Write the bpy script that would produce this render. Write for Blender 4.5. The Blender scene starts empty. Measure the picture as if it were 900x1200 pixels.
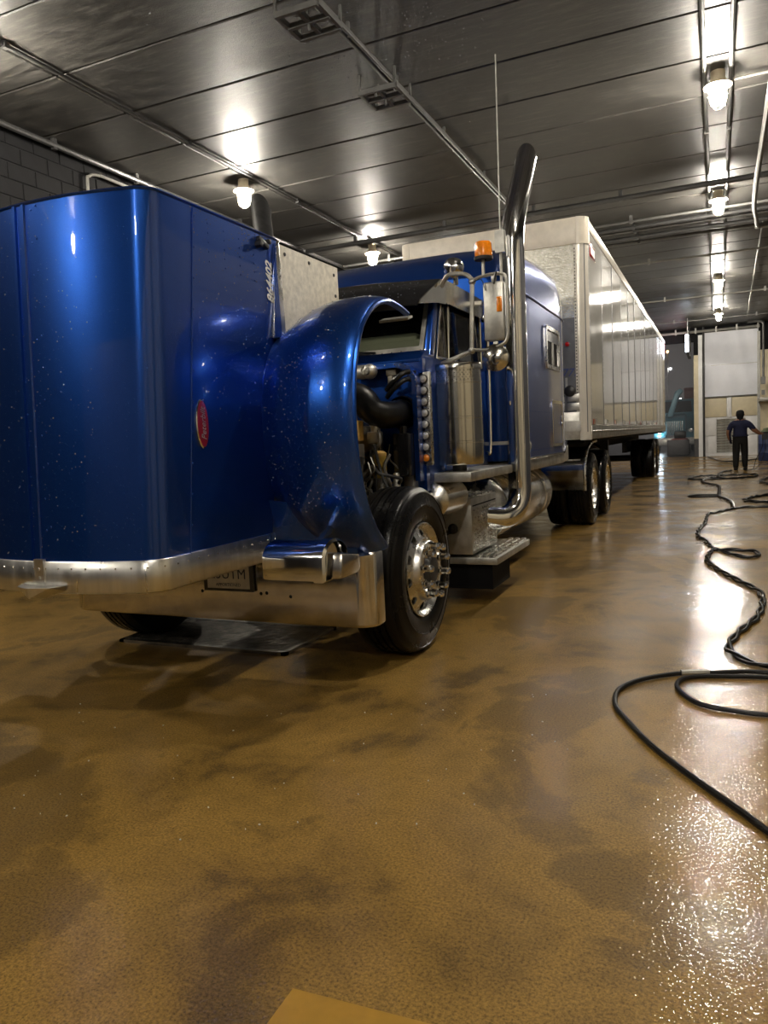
import bpy, bmesh, math, random
from mathutils import Vector, Matrix, Euler
PI = math.pi
random.seed(7)
S = bpy.context.scene
COL = S.collection

# ------------------------------------------------------------------ camera
CAM_H, YAW, PITCH, ROLL, FPX = 1.35, .4229, -.0942, -.0478, 875.0
fw = Vector((-math.sin(YAW)*math.cos(PITCH), math.cos(YAW)*math.cos(PITCH), math.sin(PITCH)))
rt = Vector((math.cos(YAW), math.sin(YAW), 0)); up = rt.cross(fw)
r2 = math.cos(ROLL)*rt + math.sin(ROLL)*up
u2 = -math.sin(ROLL)*rt + math.cos(ROLL)*up
cd = bpy.data.cameras.new('camera'); cam = bpy.data.objects.new('camera', cd); COL.objects.link(cam)
cd.sensor_fit = 'VERTICAL'; cd.sensor_height = 36.0; cd.lens = 36.0*FPX/1200.0
cd.clip_start = .05; cd.clip_end = 300
M4 = Matrix((r2, u2, -fw)).transposed().to_4x4(); M4.translation = Vector((0, 0, CAM_H))
cam.matrix_world = M4
S.camera = cam

# ------------------------------------------------------------------ world, exposure, lamp power
wd = bpy.data.worlds.new('night'); S.world = wd; wd.use_nodes = True
wd.node_tree.nodes['Background'].inputs[0].default_value = (.062, .058, .057, 1)
wd.node_tree.nodes['Background'].inputs[1].default_value = 1.0
S.view_settings.view_transform = 'Standard'; S.view_settings.look = 'None'
S.view_settings.gamma = 1.0; S.view_settings.use_curve_mapping = False
S.view_settings.exposure = 0.62
LAMP = 560.0          # emission of one jar lamp globe

# ------------------------------------------------------------------ material helpers
MAT = {}
def nmat(name):
    m = bpy.data.materials.new(name); m.use_nodes = True
    nt = m.node_tree; b = nt.nodes['Principled BSDF']
    MAT[name] = m
    return m, nt, b
def node(nt, t, **kw):
    n = nt.nodes.new(t)
    for k, v in kw.items():
        if k.startswith('i_'):
            key = k[2:]
            n.inputs[int(key) if key.isdigit() else key.replace('_', ' ')].default_value = v
        else: setattr(n, k, v)
    return n
def coords(nt, scale=(1, 1, 1), world=False):
    if world:
        g = nt.nodes.new('ShaderNodeNewGeometry'); o = g.outputs['Position']
    else:
        g = nt.nodes.new('ShaderNodeTexCoord'); o = g.outputs['Object']
    mp = nt.nodes.new('ShaderNodeMapping'); mp.inputs['Scale'].default_value = scale
    nt.links.new(o, mp.inputs['Vector']); return mp.outputs[0]
def noise(nt, vec, scale, detail=3, rough=.5, dist=0):
    n = node(nt, 'ShaderNodeTexNoise', i_Scale=scale, i_Detail=detail, i_Roughness=rough, i_Distortion=dist)
    nt.links.new(vec, n.inputs['Vector']); return n.outputs['Fac']
def ramp(nt, fac, pts):
    r = nt.nodes.new('ShaderNodeValToRGB'); e = r.color_ramp.elements
    while len(e) < len(pts): e.new(.5)
    for k, (p, c) in enumerate(pts):
        e[k].position = p; e[k].color = (c, c, c, 1) if isinstance(c, (int, float)) else (*c, 1)
    nt.links.new(fac, r.inputs[0]); return r.outputs[0]
def mrange(nt, fac, a, b, lo, hi):
    n = node(nt, 'ShaderNodeMapRange', i_1=a, i_2=b, i_3=lo, i_4=hi); nt.links.new(fac, n.inputs[0]); return n.outputs[0]
def bump(nt, b, h, strength, dist=.01):
    n = node(nt, 'ShaderNodeBump', i_Strength=strength, i_Distance=dist)
    nt.links.new(h, n.inputs['Height']); nt.links.new(n.outputs[0], b.inputs['Normal']); return n
def simple(name, col, rough=.5, metal=0, var=.0, vscale=8, spec=.5, bmp=0, bscale=60, coat=0, rvar=0, stretch=(1, 1, 1)):
    m, nt, b = nmat(name)
    b.inputs['Base Color'].default_value = (*col, 1); b.inputs['Roughness'].default_value = rough
    b.inputs['Metallic'].default_value = metal; b.inputs['Specular IOR Level'].default_value = spec
    if coat: b.inputs['Coat Weight'].default_value = coat; b.inputs['Coat Roughness'].default_value = .04
    if var or rvar or bmp: v = coords(nt, stretch)
    if var:
        f = noise(nt, v, vscale, 5, .6)
        c = ramp(nt, f, [(.3, tuple(x*(1-var) for x in col)), (.7, tuple(min(1, x*(1+var)) for x in col))])
        nt.links.new(c, b.inputs['Base Color'])
    if rvar:
        f = noise(nt, v, vscale*.7, 4, .6)
        nt.links.new(mrange(nt, f, .3, .7, max(.02, rough-rvar), rough+rvar), b.inputs['Roughness'])
    if bmp:
        bump(nt, b, noise(nt, v, bscale, 3), bmp, .004)
    return m
def drops(nt, b, scale=70, strength=.35, thr=.22, keep=.5):
    """beads of water left on a washed surface: small domes in the normal"""
    v = coords(nt)
    vo = node(nt, 'ShaderNodeTexVoronoi', i_Scale=scale, i_Randomness=1.0); nt.links.new(v, vo.inputs['Vector'])
    dome = mrange(nt, vo.outputs['Distance'], 0, thr, 1, 0)
    sel = node(nt, 'ShaderNodeSeparateColor'); nt.links.new(vo.outputs['Color'], sel.inputs[0])
    k = node(nt, 'ShaderNodeMath', operation='LESS_THAN', i_1=keep); nt.links.new(sel.outputs[0], k.inputs[0])
    mu = node(nt, 'ShaderNodeMath', operation='MULTIPLY'); nt.links.new(dome, mu.inputs[0]); nt.links.new(k.outputs[0], mu.inputs[1])
    return bump(nt, b, mu.outputs[0], strength, .006)
def paint(name, col, drop=.5, keep=.45):
    m, nt, b = nmat(name)
    v = coords(nt)
    f = noise(nt, v, 900, 1)
    c = ramp(nt, f, [(.3, tuple(x*.75 for x in col)), (.75, tuple(min(1, x*1.35) for x in col))])
    nt.links.new(c, b.inputs['Base Color'])
    b.inputs['Metallic'].default_value = .85; b.inputs['Roughness'].default_value = .30
    b.inputs['Coat Weight'].default_value = 1.0; b.inputs['Coat Roughness'].default_value = .025
    bn = drops(nt, b, 75, drop, .2, keep)
    nt.links.new(bn.outputs[0], b.inputs['Coat Normal'])
    return m

paint('blue_paint', (.008, .062, .33), .30, .35)
paint('blue_paint_wet', (.010, .075, .38), .55, .6)
simple('chrome', (.84, .84, .84), .09, 1, rvar=.03)
simple('chrome_dirty', (.66, .63, .58), .17, 1, var=.16, vscale=9, rvar=.07, bmp=.05, bscale=30)
simple('brushed_aluminium', (.72, .71, .68), .28, 1, var=.15, vscale=14, rvar=.08, bmp=.04)
simple('stainless', (.70, .68, .62), .16, 1, var=.12, vscale=6, rvar=.06, stretch=(1, 1, .25))
simple('tank_aluminium', (.70, .69, .66), .22, 1, var=.12, vscale=5, rvar=.08)
simple('dull_aluminium', (.55, .54, .50), .42, .9, var=.25, vscale=10, rvar=.1, bmp=.1)
simple('hose_grey', (.045, .045, .045), .22, 0, var=.3)
simple('cast_metal', (.26, .24, .20), .5, .6, var=.4, vscale=12, bmp=.2)
simple('dark_metal', (.045, .045, .045), .45, .4, var=.4, vscale=10, bmp=.1)
simple('black_rubber', (.008, .008, .009), .36, 0, var=.3, vscale=20, rvar=.08, bmp=.05, spec=.35)
simple('tire_rubber', (.0045, .0045, .005), .32, 0, var=.35, vscale=9, rvar=.10, bmp=.06, spec=.22)
simple('black_plastic', (.012, .012, .013), .4, 0, rvar=.1)
simple('black_gloss', (.010, .010, .011), .14, 0)
simple('liner_black', (.007, .007, .008), .7, 0, spec=.12)
simple('primer_white', (.60, .56, .46), .42, 0, var=.22, vscale=26, bmp=.35, bscale=160)
simple('engine_yellow', (.62, .40, .11), .5, 0, var=.4, vscale=9, bmp=.1)
simple('engine_grey', (.20, .19, .17), .4, .5, var=.5, vscale=9, bmp=.15)
simple('fuel_amber', (.62, .44, .10), .2, 0, var=.12)
simple('amber_lens', (.85, .24, .01), .15, 0, var=.2, vscale=40, coat=1)
simple('clear_lens', (.62, .62, .60), .15, .3, var=.3, vscale=60, coat=1)
simple('red_lens', (.45, .01, .01), .2, 0, coat=1)
simple('emblem_red', (.22, .006, .014), .28, 0, coat=1)
simple('white_print', (.82, .82, .80), .4)
simple('blue_print', (.03, .05, .22), .5)
simple('dark_print', (.04, .05, .09), .5)
simple('plate_white', (.62, .60, .54), .4, var=.12, vscale=20)
simple('cream_trim', (.66, .60, .50), .38, 0, var=.08, vscale=10)
simple('trailer_white', (.50, .49, .455), .075, .12, var=.05, vscale=2, spec=.5, rvar=.02)
simple('trailer_post', (.72, .68, .60), .22, .1, var=.06, vscale=3)
simple('trailer_nose', (.80, .75, .62), .25, .75, var=.45, vscale=26, bmp=.5, bscale=40)
simple('trailer_grey', (.14, .145, .16), .35, .3, var=.25, vscale=4)
simple('dash_cream', (.50, .50, .40), .7)
simple('interior_dark', (.02, .02, .02), .8)
simple('conduit_grey', (.13, .13, .125), .4, .4, var=.2, vscale=6)
simple('conduit_light', (.30, .295, .27), .4, .4, var=.15, vscale=6)
simple('conduit_dark', (.05, .05, .05), .35, .3, var=.2, vscale=6)
simple('lamp_base', (.55, .47, .33), .45)
simple('wall_cream', (.60, .53, .37), .55, var=.10, vscale=3, bmp=.05)
simple('curtain_white', (.70, .72, .78), .5, var=.07, vscale=1.2, bmp=.2, bscale=2)
simple('panel_white', (.70, .70, .70), .35, var=.10, vscale=3)
simple('louvre_grey', (.40, .40, .37), .4, .4, var=.35, vscale=6)
simple('dark_base', (.05, .05, .055), .5, var=.2)
simple('asphalt', (.03, .03, .03), .28, var=.4, vscale=3, bmp=.2)
simple('shirt_navy', (.012, .016, .055), .85, var=.2)
simple('trousers_black', (.006, .006, .007), .8)
simple('cap_black', (.004, .004, .005), .8)
simple('skin', (.30, .15, .09), .55)
simple('boot_brown', (.07, .05, .03), .6)
simple('barrel_blue', (.015, .035, .12), .45, var=.2)
simple('cloth_green', (.10, .12, .06), .8)
simple('teal_paint', (.05, .20, .26), .3, .2, coat=.6)
simple('pale_teal', (.22, .42, .50), .35, .1)
simple('maroon_paint', (.16, .03, .02), .4)
simple('black_block', (.007, .007, .008), .75, var=.25, vscale=5, bmp=.25, bscale=40, spec=.15)
simple('wall_tan', (.40, .355, .26), .55, var=.15, vscale=2, bmp=.05)
simple('crown_aluminium', (.74, .73, .70), .34, 1, var=.14, vscale=5, rvar=.08, stretch=(4, 4, .3))
simple('water_bead', (.50, .55, .65), .05, .7)
simple('ochre_paint', (.42, .23, .03), .35, var=.15, vscale=9, bmp=.1)
simple('fleck_white', (.7, .68, .62), .5)
simple('fleck_dark', (.03, .03, .02), .6)
simple('grate_steel', (.42, .40, .36), .25, .9, var=.4, vscale=12)

def emit(name, col, strength):
    m, nt, b = nmat(name); b.inputs['Base Color'].default_value = (*col, 1)
    b.inputs['Emission Color'].default_value = (*col, 1); b.inputs['Emission Strength'].default_value = strength
    return m
emit('lamp_glow', (1.0, .92, .79), LAMP)
emit('sign_white', (.80, .88, 1.0), 9)
emit('sign_red', (1.0, .16, .22), 6)
emit('headlight_glow', (.80, .92, 1.0), 60)
emit('small_white_light', (.95, .97, 1.0), 12)
emit('small_amber_light', (1.0, .62, .22), 12)

def make_glass(name, tint, gl=.06):
    m = bpy.data.materials.new(name); m.use_nodes = True; MAT[name] = m; nt = m.node_tree
    nt.nodes.clear(); out = nt.nodes.new('ShaderNodeOutputMaterial')
    tr = node(nt, 'ShaderNodeBsdfTransparent', i_0=(*tint, 1)); gs = node(nt, 'ShaderNodeBsdfGlossy', i_Roughness=.04)
    fr = node(nt, 'ShaderNodeFresnel', i_0=1.5); mx = nt.nodes.new('ShaderNodeMixShader')
    v = coords(nt); vo = node(nt, 'ShaderNodeTexVoronoi', i_Scale=60.0); nt.links.new(v, vo.inputs['Vector'])
    d = mrange(nt, vo.outputs['Distance'], 0, .25, 1, 0)
    bp = node(nt, 'ShaderNodeBump', i_Strength=.5, i_Distance=.006); nt.links.new(d, bp.inputs['Height'])
    nt.links.new(bp.outputs[0], gs.inputs['Normal'])
    nt.links.new(fr.outputs[0], mx.inputs[0]); nt.links.new(tr.outputs[0], mx.inputs[1]); nt.links.new(gs.outputs[0], mx.inputs[2])
    nt.links.new(mx.outputs[0], out.inputs[0])
make_glass('windscreen_glass', (.75, .77, .73)); make_glass('door_glass', (.16, .17, .15)); make_glass('sleeper_glass', (.30, .30, .28))

def floor_mat():
    m, nt, b = nmat('wet_floor')
    v = coords(nt, world=True)
    n1 = noise(nt, v, .55, 6, .62, .9)          # broad swirls of silt
    n2 = noise(nt, v, 2.3, 6, .65, .6)
    n3 = noise(nt, v, 110, 4, .75)                # sand grain of the coating
    n4 = noise(nt, v, 17, 4, .6)
    mx = node(nt, 'ShaderNodeMath', operation='MULTIPLY_ADD', i_1=.45); nt.links.new(n2, mx.inputs[0]); nt.links.new(n1, mx.inputs[2])
    c1 = ramp(nt, mx.outputs[0], [(.46, (.100, .060, .017)), (.58, (.150, .090, .024)), (.64, (.245, .145, .034)), (.74, (.330, .195, .045)), (.80, (.210, .126, .032)), (.96, (.180, .108, .030))])
    c2 = ramp(nt, n3, [(.32, .25), (.52, 1.0), (.70, 1.45)])
    mm = node(nt, 'ShaderNodeMix', data_type='RGBA', blend_type='MULTIPLY'); mm.inputs[0].default_value = .9
    nt.links.new(c1, mm.inputs[6]); nt.links.new(c2, mm.inputs[7])
    nt.links.new(mm.outputs[2], b.inputs['Base Color'])
    wet = noise(nt, v, .9, 5, .6, .5)
    nt.links.new(mrange(nt, wet, .34, .66, .40, .60), b.inputs['Roughness'])
    b.inputs['Specular IOR Level'].default_value = .16
    nt.links.new(mrange(nt, wet, .36, .60, 1.0, .35), b.inputs['Coat Weight']); b.inputs['Coat Roughness'].default_value = .025; b.inputs['Coat IOR'].default_value = 1.45
    ad = node(nt, 'ShaderNodeMath', operation='MULTIPLY_ADD', i_1=.8); nt.links.new(n3, ad.inputs[0]); nt.links.new(n4, ad.inputs[2])
    bump(nt, b, ad.outputs[0], .15, .006)
    n5 = noise(nt, v, 80, 1.2, .5); bn = node(nt, 'ShaderNodeBump', i_Strength=.33, i_Distance=.005)
    nt.links.new(n5, bn.inputs['Height']); nt.links.new(bn.outputs[0], b.inputs['Coat Normal'])
floor_mat()
def ceiling_mat():
    m, nt, b = nmat('wet_ceiling')
    v = coords(nt, (.55, 3.0, 1), world=True); w = coords(nt, world=True)
    n1 = noise(nt, v, 5.5, 8, .75, .2); n2 = noise(nt, w, 85, 3, .6); n3 = noise(nt, w, .7, 4)
    nt.links.new(ramp(nt, n1, [(.34, (.012, .0115, .011)), (.50, (.044, .042, .038)), (.66, (.105, .100, .090))]), b.inputs['Base Color'])
    ad = node(nt, 'ShaderNodeMath', operation='MULTIPLY_ADD', i_1=.35); nt.links.new(n3, ad.inputs[0]); nt.links.new(n1, ad.inputs[2])
    nt.links.new(mrange(nt, ad.outputs[0], .45, .88, .30, .62), b.inputs['Roughness'])
    b.inputs['Specular IOR Level'].default_value = .6
    vo = node(nt, 'ShaderNodeTexVoronoi', i_Scale=42.0); nt.links.new(w, vo.inputs['Vector'])
    dr_ = mrange(nt, vo.outputs['Distance'], 0, .16, 1, 0)
    a2 = node(nt, 'ShaderNodeMath', operation='MULTIPLY_ADD', i_1=1.6); nt.links.new(dr_, a2.inputs[0]); nt.links.new(n2, a2.inputs[2])
    bump(nt, b, a2.outputs[0], .42, .006)
ceiling_mat()

# ------------------------------------------------------------------ mesh builder
def frame_for(d):
    d = d.normalized(); a = Vector((0, 0, 1)) if abs(d.z) < .9 else Vector((1, 0, 0))
    u = d.cross(a).normalized(); return u, d.cross(u).normalized()
class MB:
    def __init__(s): s.v = []; s.f = []; s.m = []; s.mi = 0
    def add(s, vs, fs):
        o = len(s.v); s.v += [Vector(p) for p in vs]; s.f += [[i+o for i in f] for f in fs]; s.m += [s.mi]*len(fs); return s
    def box(s, x0, x1, y0, y1, z0, z1, rot=None, piv=None):
        vs = [Vector((x, y, z)) for x in (x0, x1) for y in (y0, y1) for z in (z0, z1)]
        if rot is not None:
            p = Vector(piv) if piv is not None else Vector(((x0+x1)/2, (y0+y1)/2, (z0+z1)/2))
            R = Euler(rot).to_matrix(); vs = [R @ (q-p) + p for q in vs]
        return s.add(vs, [(0, 1, 3, 2), (4, 6, 7, 5), (0, 4, 5, 1), (2, 3, 7, 6), (0, 2, 6, 4), (1, 5, 7, 3)])
    def tube(s, pts, r, n=8, closed=False, caps=True):
        pts = [Vector(p) for p in pts]; N = len(pts); R = r if isinstance(r, (list, tuple)) else [r]*N
        u = None; rings = []
        for i, p in enumerate(pts):
            if closed: d = pts[(i+1) % N]-pts[i-1]
            else: d = pts[min(i+1, N-1)]-pts[max(i-1, 0)]
            d.normalize()
            if u is None: u, w = frame_for(d)
            else:
                u = (u - d*u.dot(d)).normalized(); w = d.cross(u)
            rings.append([p + R[i]*(math.cos(2*PI*k/n)*u + math.sin(2*PI*k/n)*w) for k in range(n)])
        vs = [q for rg in rings for q in rg]; fs = []
        for i in range(N if closed else N-1):
            j = (i+1) % N
            for k in range(n): fs.append((i*n+k, i*n+(k+1) % n, j*n+(k+1) % n, j*n+k))
        if caps and not closed: fs += [tuple(range(n-1, -1, -1)), tuple((N-1)*n+k for k in range(n))]
        return s.add(vs, fs)
    def lathe(s, prof, o, axis=(0, 0, 1), n=32, a0=0, a1=2*PI):
        """prof: (distance along axis, radius)"""
        o = Vector(o); ax = Vector(axis).normalized(); u, w = frame_for(ax); full = abs(a1-a0-2*PI) < 1e-6; k = n if full else n+1
        vs = [o + ax*a + r*(math.cos(a0+(a1-a0)*i/n)*u + math.sin(a0+(a1-a0)*i/n)*w) for a, r in prof for i in range(k)]; fs = []
        for j in range(len(prof)-1):
            for i in range(n): fs.append((j*k+i, j*k+(i+1) % k, (j+1)*k+(i+1) % k, (j+1)*k+i))
        return s.add(vs, fs)
    def prism(s, poly, ax, a0, a1):
        """poly in the two other axes (in xyz order)"""
        def P(p, a):
            q = list(p); q.insert('xyz'.index(ax), a); return q
        n = len(poly); vs = [P(p, a0) for p in poly]+[P(p, a1) for p in poly]
        fs = [tuple(range(n)), tuple(range(2*n-1, n-1, -1))]+[(i, (i+1) % n, n+(i+1) % n, n+i) for i in range(n)]
        return s.add(vs, fs)
    def grid(s, rows, wrap=False):
        n = len(rows[0]); vs = [p for r in rows for p in r]; fs = []
        for i in range(len(rows)-1):
            for k in range(n if wrap else n-1): fs.append((i*n+k, i*n+(k+1) % n, (i+1)*n+(k+1) % n, (i+1)*n+k))
        return s.add(vs, fs)
    def dome(s, p, d, r, h=None, n=6):
        d = Vector(d).normalized(); h = h or r*.6
        return s.lathe([(0, r), (h*.7, r*.75), (h, .0005)], p, d, n)
    def ball(s, p, r, n=12, m=8, sz=1):
        return s.lathe([(-r*sz*math.cos(PI*i/m), max(.0004, r*math.sin(PI*i/m))) for i in range(m+1)], p, (0, 0, 1), n)
    def build(s, name, mat, parent=None, bevel=0, seg=2, smooth=35, solid=0, soff=0, kind=None, origin=None, local=False, recalc=True):
        me = bpy.data.meshes.new(name)
        c = Vector(origin) if origin is not None else None
        if c is None:
            lo = Vector((min(p.x for p in s.v), min(p.y for p in s.v), min(p.z for p in s.v)))
            hi = Vector((max(p.x for p in s.v), max(p.y for p in s.v), max(p.z for p in s.v))); c = (lo+hi)/2
            if parent is None: c.z = lo.z
        if local: c = Vector((0, 0, 0))
        me.from_pydata([p-c for p in s.v], [], s.f)
        for i, p in enumerate(me.polygons): p.material_index = s.m[i]
        bm = bmesh.new(); bm.from_mesh(me)
        if recalc: bmesh.ops.recalc_face_normals(bm, faces=bm.faces)
        if bevel:
            es = [e for e in bm.edges if len(e.link_faces) == 2 and e.calc_face_angle(0) > .6]
            bmesh.ops.bevel(bm, geom=es, offset=bevel, segments=seg, affect='EDGES', profile=.5, clamp_overlap=True)
        bm.to_mesh(me); bm.free()
        for mm in (mat if isinstance(mat, (list, tuple)) else [mat]): me.materials.append(MAT[mm])
        me.shade_smooth(); me.set_sharp_from_angle(angle=math.radians(smooth))
        o = bpy.data.objects.new(name, me); COL.objects.link(o)
        o.location = c - (wloc(parent) if parent is not None and not local else Vector((0, 0, 0)))
        if parent is not None: o.parent = parent
        if solid:
            md = o.modifiers.new('sheet', 'SOLIDIFY'); md.thickness = solid; md.offset = soff
            if isinstance(mat, (list, tuple)) and len(mat) > 1: md.material_offset = 1
            dg = bpy.context.evaluated_depsgraph_get(); me2 = bpy.data.meshes.new_from_object(o.evaluated_get(dg))
            o.modifiers.clear(); o.data = me2; bpy.data.meshes.remove(me); me2.name = name
            me2.shade_smooth(); me2.set_sharp_from_angle(angle=math.radians(smooth))
        if kind: o['kind'] = kind
        return o
def wloc(o):
    v = Vector((0, 0, 0))
    while o is not None: v += o.location; o = o.parent
    return v
def tag(o, label, cat=None, group=None):
    o['label'] = label
    if cat: o['category'] = cat
    if group: o['group'] = group
    return o
def thing(name, loc, label, cat, group=None, rz=0):
    o = bpy.data.objects.new(name, None); COL.objects.link(o); o.location = loc; o.rotation_euler.z = rz
    o.empty_display_size = .1
    return tag(o, label, cat, group)
def struct(o): o['kind'] = 'structure'; return o
def link_copy(src, parent, loc=None):
    c = src.copy(); COL.objects.link(c); c.parent = parent
    if loc is not None: c.location = loc
    return c
def text(name, body, size, M, mat, parent=None, depth=.002, shear=0, space=1.0, sx=1.0, bold=0):
    cu = bpy.data.curves.new('t', 'FONT'); cu.body = body; cu.size = size; cu.extrude = depth; cu.shear = shear
    cu.offset = bold; cu.align_x = 'CENTER'; cu.align_y = 'CENTER'; cu.space_character = space; cu.resolution_u = 3
    o = bpy.data.objects.new('t', cu); COL.objects.link(o)
    dg = bpy.context.evaluated_depsgraph_get(); me = bpy.data.meshes.new_from_object(o.evaluated_get(dg))
    bpy.data.objects.remove(o); bpy.data.curves.remove(cu)
    mb = MB(); mb.add([M @ Vector((p.co.x*sx, p.co.y, p.co.z)) for p in me.vertices], [list(p.vertices) for p in me.polygons])
    bpy.data.meshes.remove(me)
    return mb.build(name, mat, parent, recalc=False)
def mat3(x, y, z, t):
    m = Matrix((Vector(x), Vector(y), Vector(z))).transposed().to_4x4(); m.translation = Vector(t); return m
def lerp(a, b, t): return a+(b-a)*t
def interp(pts, n):
    """Catmull-Rom through points"""
    P = [Vector(p) for p in pts]; P = [2*P[0]-P[1]]+P+[2*P[-1]-P[-2]]; out = []
    for i in range(1, len(P)-2):
        for k in range(n):
            t = k/n; a, b, c, d = P[i-1:i+3]
            out.append(.5*((2*b)+(c-a)*t+(2*a-5*b+4*c-d)*t*t+(3*b-a-3*c+d)*t**3))
    out.append(P[-2]); return out

# ------------------------------------------------------------------ the bay
XL, XR, YB, YF, ZC = -8.45, 3.6, -9.0, 36.5, 5.7
fl = struct(MB().box(XL, XR, YB, YF, -.3, 0).build('floor', 'wet_floor', origin=(0, 0, 0)))
tag(fl, 'wet ochre brown sealed concrete floor of the wash bay')
# ceiling: a deck with precast planks hung under it, open joints between
ce = struct(MB().box(XL, XR, YB, YF, ZC+.2, ZC+.4).build('ceiling', 'black_block', origin=(0, 0, ZC+.2)))
tag(ce, 'wet black painted precast plank ceiling')
PW = 1.125; y = 6.79 - 14*PW
pm = {}
def plank(x0, x1, y0, y1):
    key = (round(x1-x0, 3), round(y1-y0, 3))
    if key not in pm:
        o = MB().box(x0+.012, x1-.012, y0+.012, y1-.012, ZC, ZC+.2).build('plank', 'wet_ceiling', ce, bevel=.012, seg=1); pm[key] = o
    else:
        c = link_copy(pm[key], ce, Vector(((x0+x1)/2, (y0+y1)/2, ZC+.1)) - wloc(ce)); c.location.z = pm[key].location.z
while y < YF-.01:
    y1 = min(y+PW, YF)
    if y1-y > .1:
        plank(XL, -6.93, y, y1); plank(-6.93, XR, y, y1)
    y += PW
random.seed(21); cdp = MB()
for i in range(620):
    x = random.gauss(-3.6, .8); yy = random.gauss(7.9, 1.3); s = random.choice((.004, .005, .007))
    if (yy-6.79) % PW < .04: continue
    cdp.dome((x, yy, ZC), (0, 0, -1), s, s*.8, 6)
cdp.build('water_drops', 'water_bead', ce, kind='stuff', smooth=80)
# left wall: black painted block above, cream below
wl = struct(MB().box(XL-.3, XL-.012, YB, YF, 0, ZC+.2).build('wall_left', 'black_block'))
tag(wl, 'black painted concrete block wall')
blk = None
for r in range(10):
    for k in range(26):
        z0 = ZC-.03-(r+1)*.222; y0 = 4.66+k*.445+(.222 if r % 2 else 0)
        if blk is None: blk = MB().box(XL-.03, XL, y0+.006, y0+.439, z0+.006, z0+.216).build('block', 'black_block', wl, bevel=.006, seg=1)
        else:
            c = link_copy(blk, wl); c.location = Vector((XL-.015, y0+.2225, z0+.111)) - wloc(wl)
            c.location.x = blk.location.x
wr = MB(); wr.box(XR, XR+.3, YB, YF, 0, 4.5); wr.mi = 1; wr.box(XR, XR+.3, YB, YF, 4.5, ZC+.2)
tag(struct(wr.build('wall_right', ['wall_tan', 'black_block'])), 'tan painted side wall with black band above')
for i in range(11):  # added uprights out of view, put in to streak reflections in the metal
    if 5 < YB+2+i*4 < 20 or 20.1 < YB+2+i*4 < 35: continue
    tag(struct(MB().box(XR-.22, XR-.005, YB+2+i*4, YB+2.5+i*4, 0, ZC-.001).build('trim_%d' % (3+i), 'conduit_dark', bevel=.02)), 'added dark upright on the unseen side wall, streaking the reflections')
for k, (a, b_) in enumerate(((6.0, 19.0), (20.6, 34.4))):  # added dark panels out of view, darkening what hood and sleeper reflect
    dd_ = MB(); dd_.box(XR-.06, XR-.004, a, b_, 0, 4.6)
    for i in range(22): dd_.box(XR-.09, XR-.06, a+.05, b_-.05, .1+i*.2, .14+i*.2)
    tag(struct(dd_.build('door_%d' % (2+k), 'dark_base')), 'added dark ribbed panel on the unseen side wall that darkens reflections, the one nearer the '+('viewer', 'far doors')[k])
wb = MB(); wb.box(XL, XR, YB-.3, YB, 0, 4.5); wb.mi = 1; wb.box(XL, XR, YB-.3, YB, 4.5, ZC+.2)
tag(struct(wb.build('wall_back', ['dark_base', 'black_block'])), 'dark painted end wall behind the viewer')
# far wall: open doorway to the yard (x -5.6 .. -1.0), pier, closed door, pier
wf = MB()
for x0, x1, zt in ((XL, -5.6, ZC+.2), (-.97, -.58, 4.5), (1.62, XR, 4.5)):
    wf.mi = 0; wf.box(x0, x1, YF, YF+.3, .8, min(zt, 4.5)); wf.mi = 2; wf.box(x0, x1, YF, YF+.3, 0, .8)
    wf.mi = 1; wf.box(x0, x1, YF, YF+.3, 4.5, ZC+.2)
wf.mi = 1; wf.box(-5.6, -.97, YF, YF+.3, 5.1, ZC+.2); wf.box(-.58, 1.62, YF, YF+.3, 5.45, ZC+.2)
tag(struct(wf.build('wall_far', ['wall_cream', 'black_block', 'dark_base'])), 'cream far wall with black top and dark base course')
# closed vehicle door at the far end
dr = struct(MB().box(-.58, 1.62, YF+.12, YF+.2, 0, 5.45).build('door_1', 'panel_white'))
tag(dr, 'tall vehicle door with white curtain above cream panes and louvres')
mb = MB(); rows = []
for i in range(13):
    z = lerp(2.6, 5.42, i/12); rows.append([(x, YF+.02+.015*math.sin(9*x+z*2)+.02*math.sin(z*3+x), z) for x in [lerp(-.56, 1.6, k/16) for k in range(17)]])
mb.grid(rows).build('curtain', 'curtain_white', dr, solid=.01)
MB().box(-.56, 1.6, YF-.01, YF+.02, 3.98, 4.0).build('curtain_seam', 'louvre_grey', dr)
MB().box(-.56, 1.6, YF-.02, YF+.06, 2.58, 2.63).build('bottom_bar', 'conduit_grey', dr, bevel=.01)
for x0, x1 in ((-.54, .36), (.56, 1.58)):
    f = MB(); f.box(x0, x1, YF+.06, YF+.12, 1.72, 2.56); f.build('pane', 'wall_cream', dr, bevel=.02)
MB().box(.37, .55, YF+.03, YF+.12, 1.7, 2.58).build('mullion', 'panel_white', dr, bevel=.01)
for x0, x1, z0, z1 in ((-.56, -.06, .12, .88), (-.56, -.06, .90, 1.66), (1.12, 1.6, .12, .88), (1.12, 1.6, .90, 1.66)):
    MB().box(x0, x1, YF+.05, YF+.12, z0, z1).build('panel', 'panel_white', dr, bevel=.015)
sl = None
for i in range(13):
    z = .16+i*.115
    o = MB().box(-.05, 1.11, YF+.05, YF+.1, z, z+.085, rot=(.5, 0, 0)).build('slat', 'louvre_grey', dr) if sl is None else link_copy(sl, dr)
    if sl is None: sl = o; sz = o.location.z
    else: o.location.z = sz+i*.115
MB().box(-.58, 1.62, YF-.02, YF+.12, 0, .11).build('threshold', 'panel_white', dr)
MB().box(1.57, 1.68, YF-.06, YF+.1, 0, 5.3).build('guide_rail', 'conduit_light', dr)
tp = MB(); tp.box(-.78, -.60, YF-.08, YF-.005, 0, 5.35)
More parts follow.
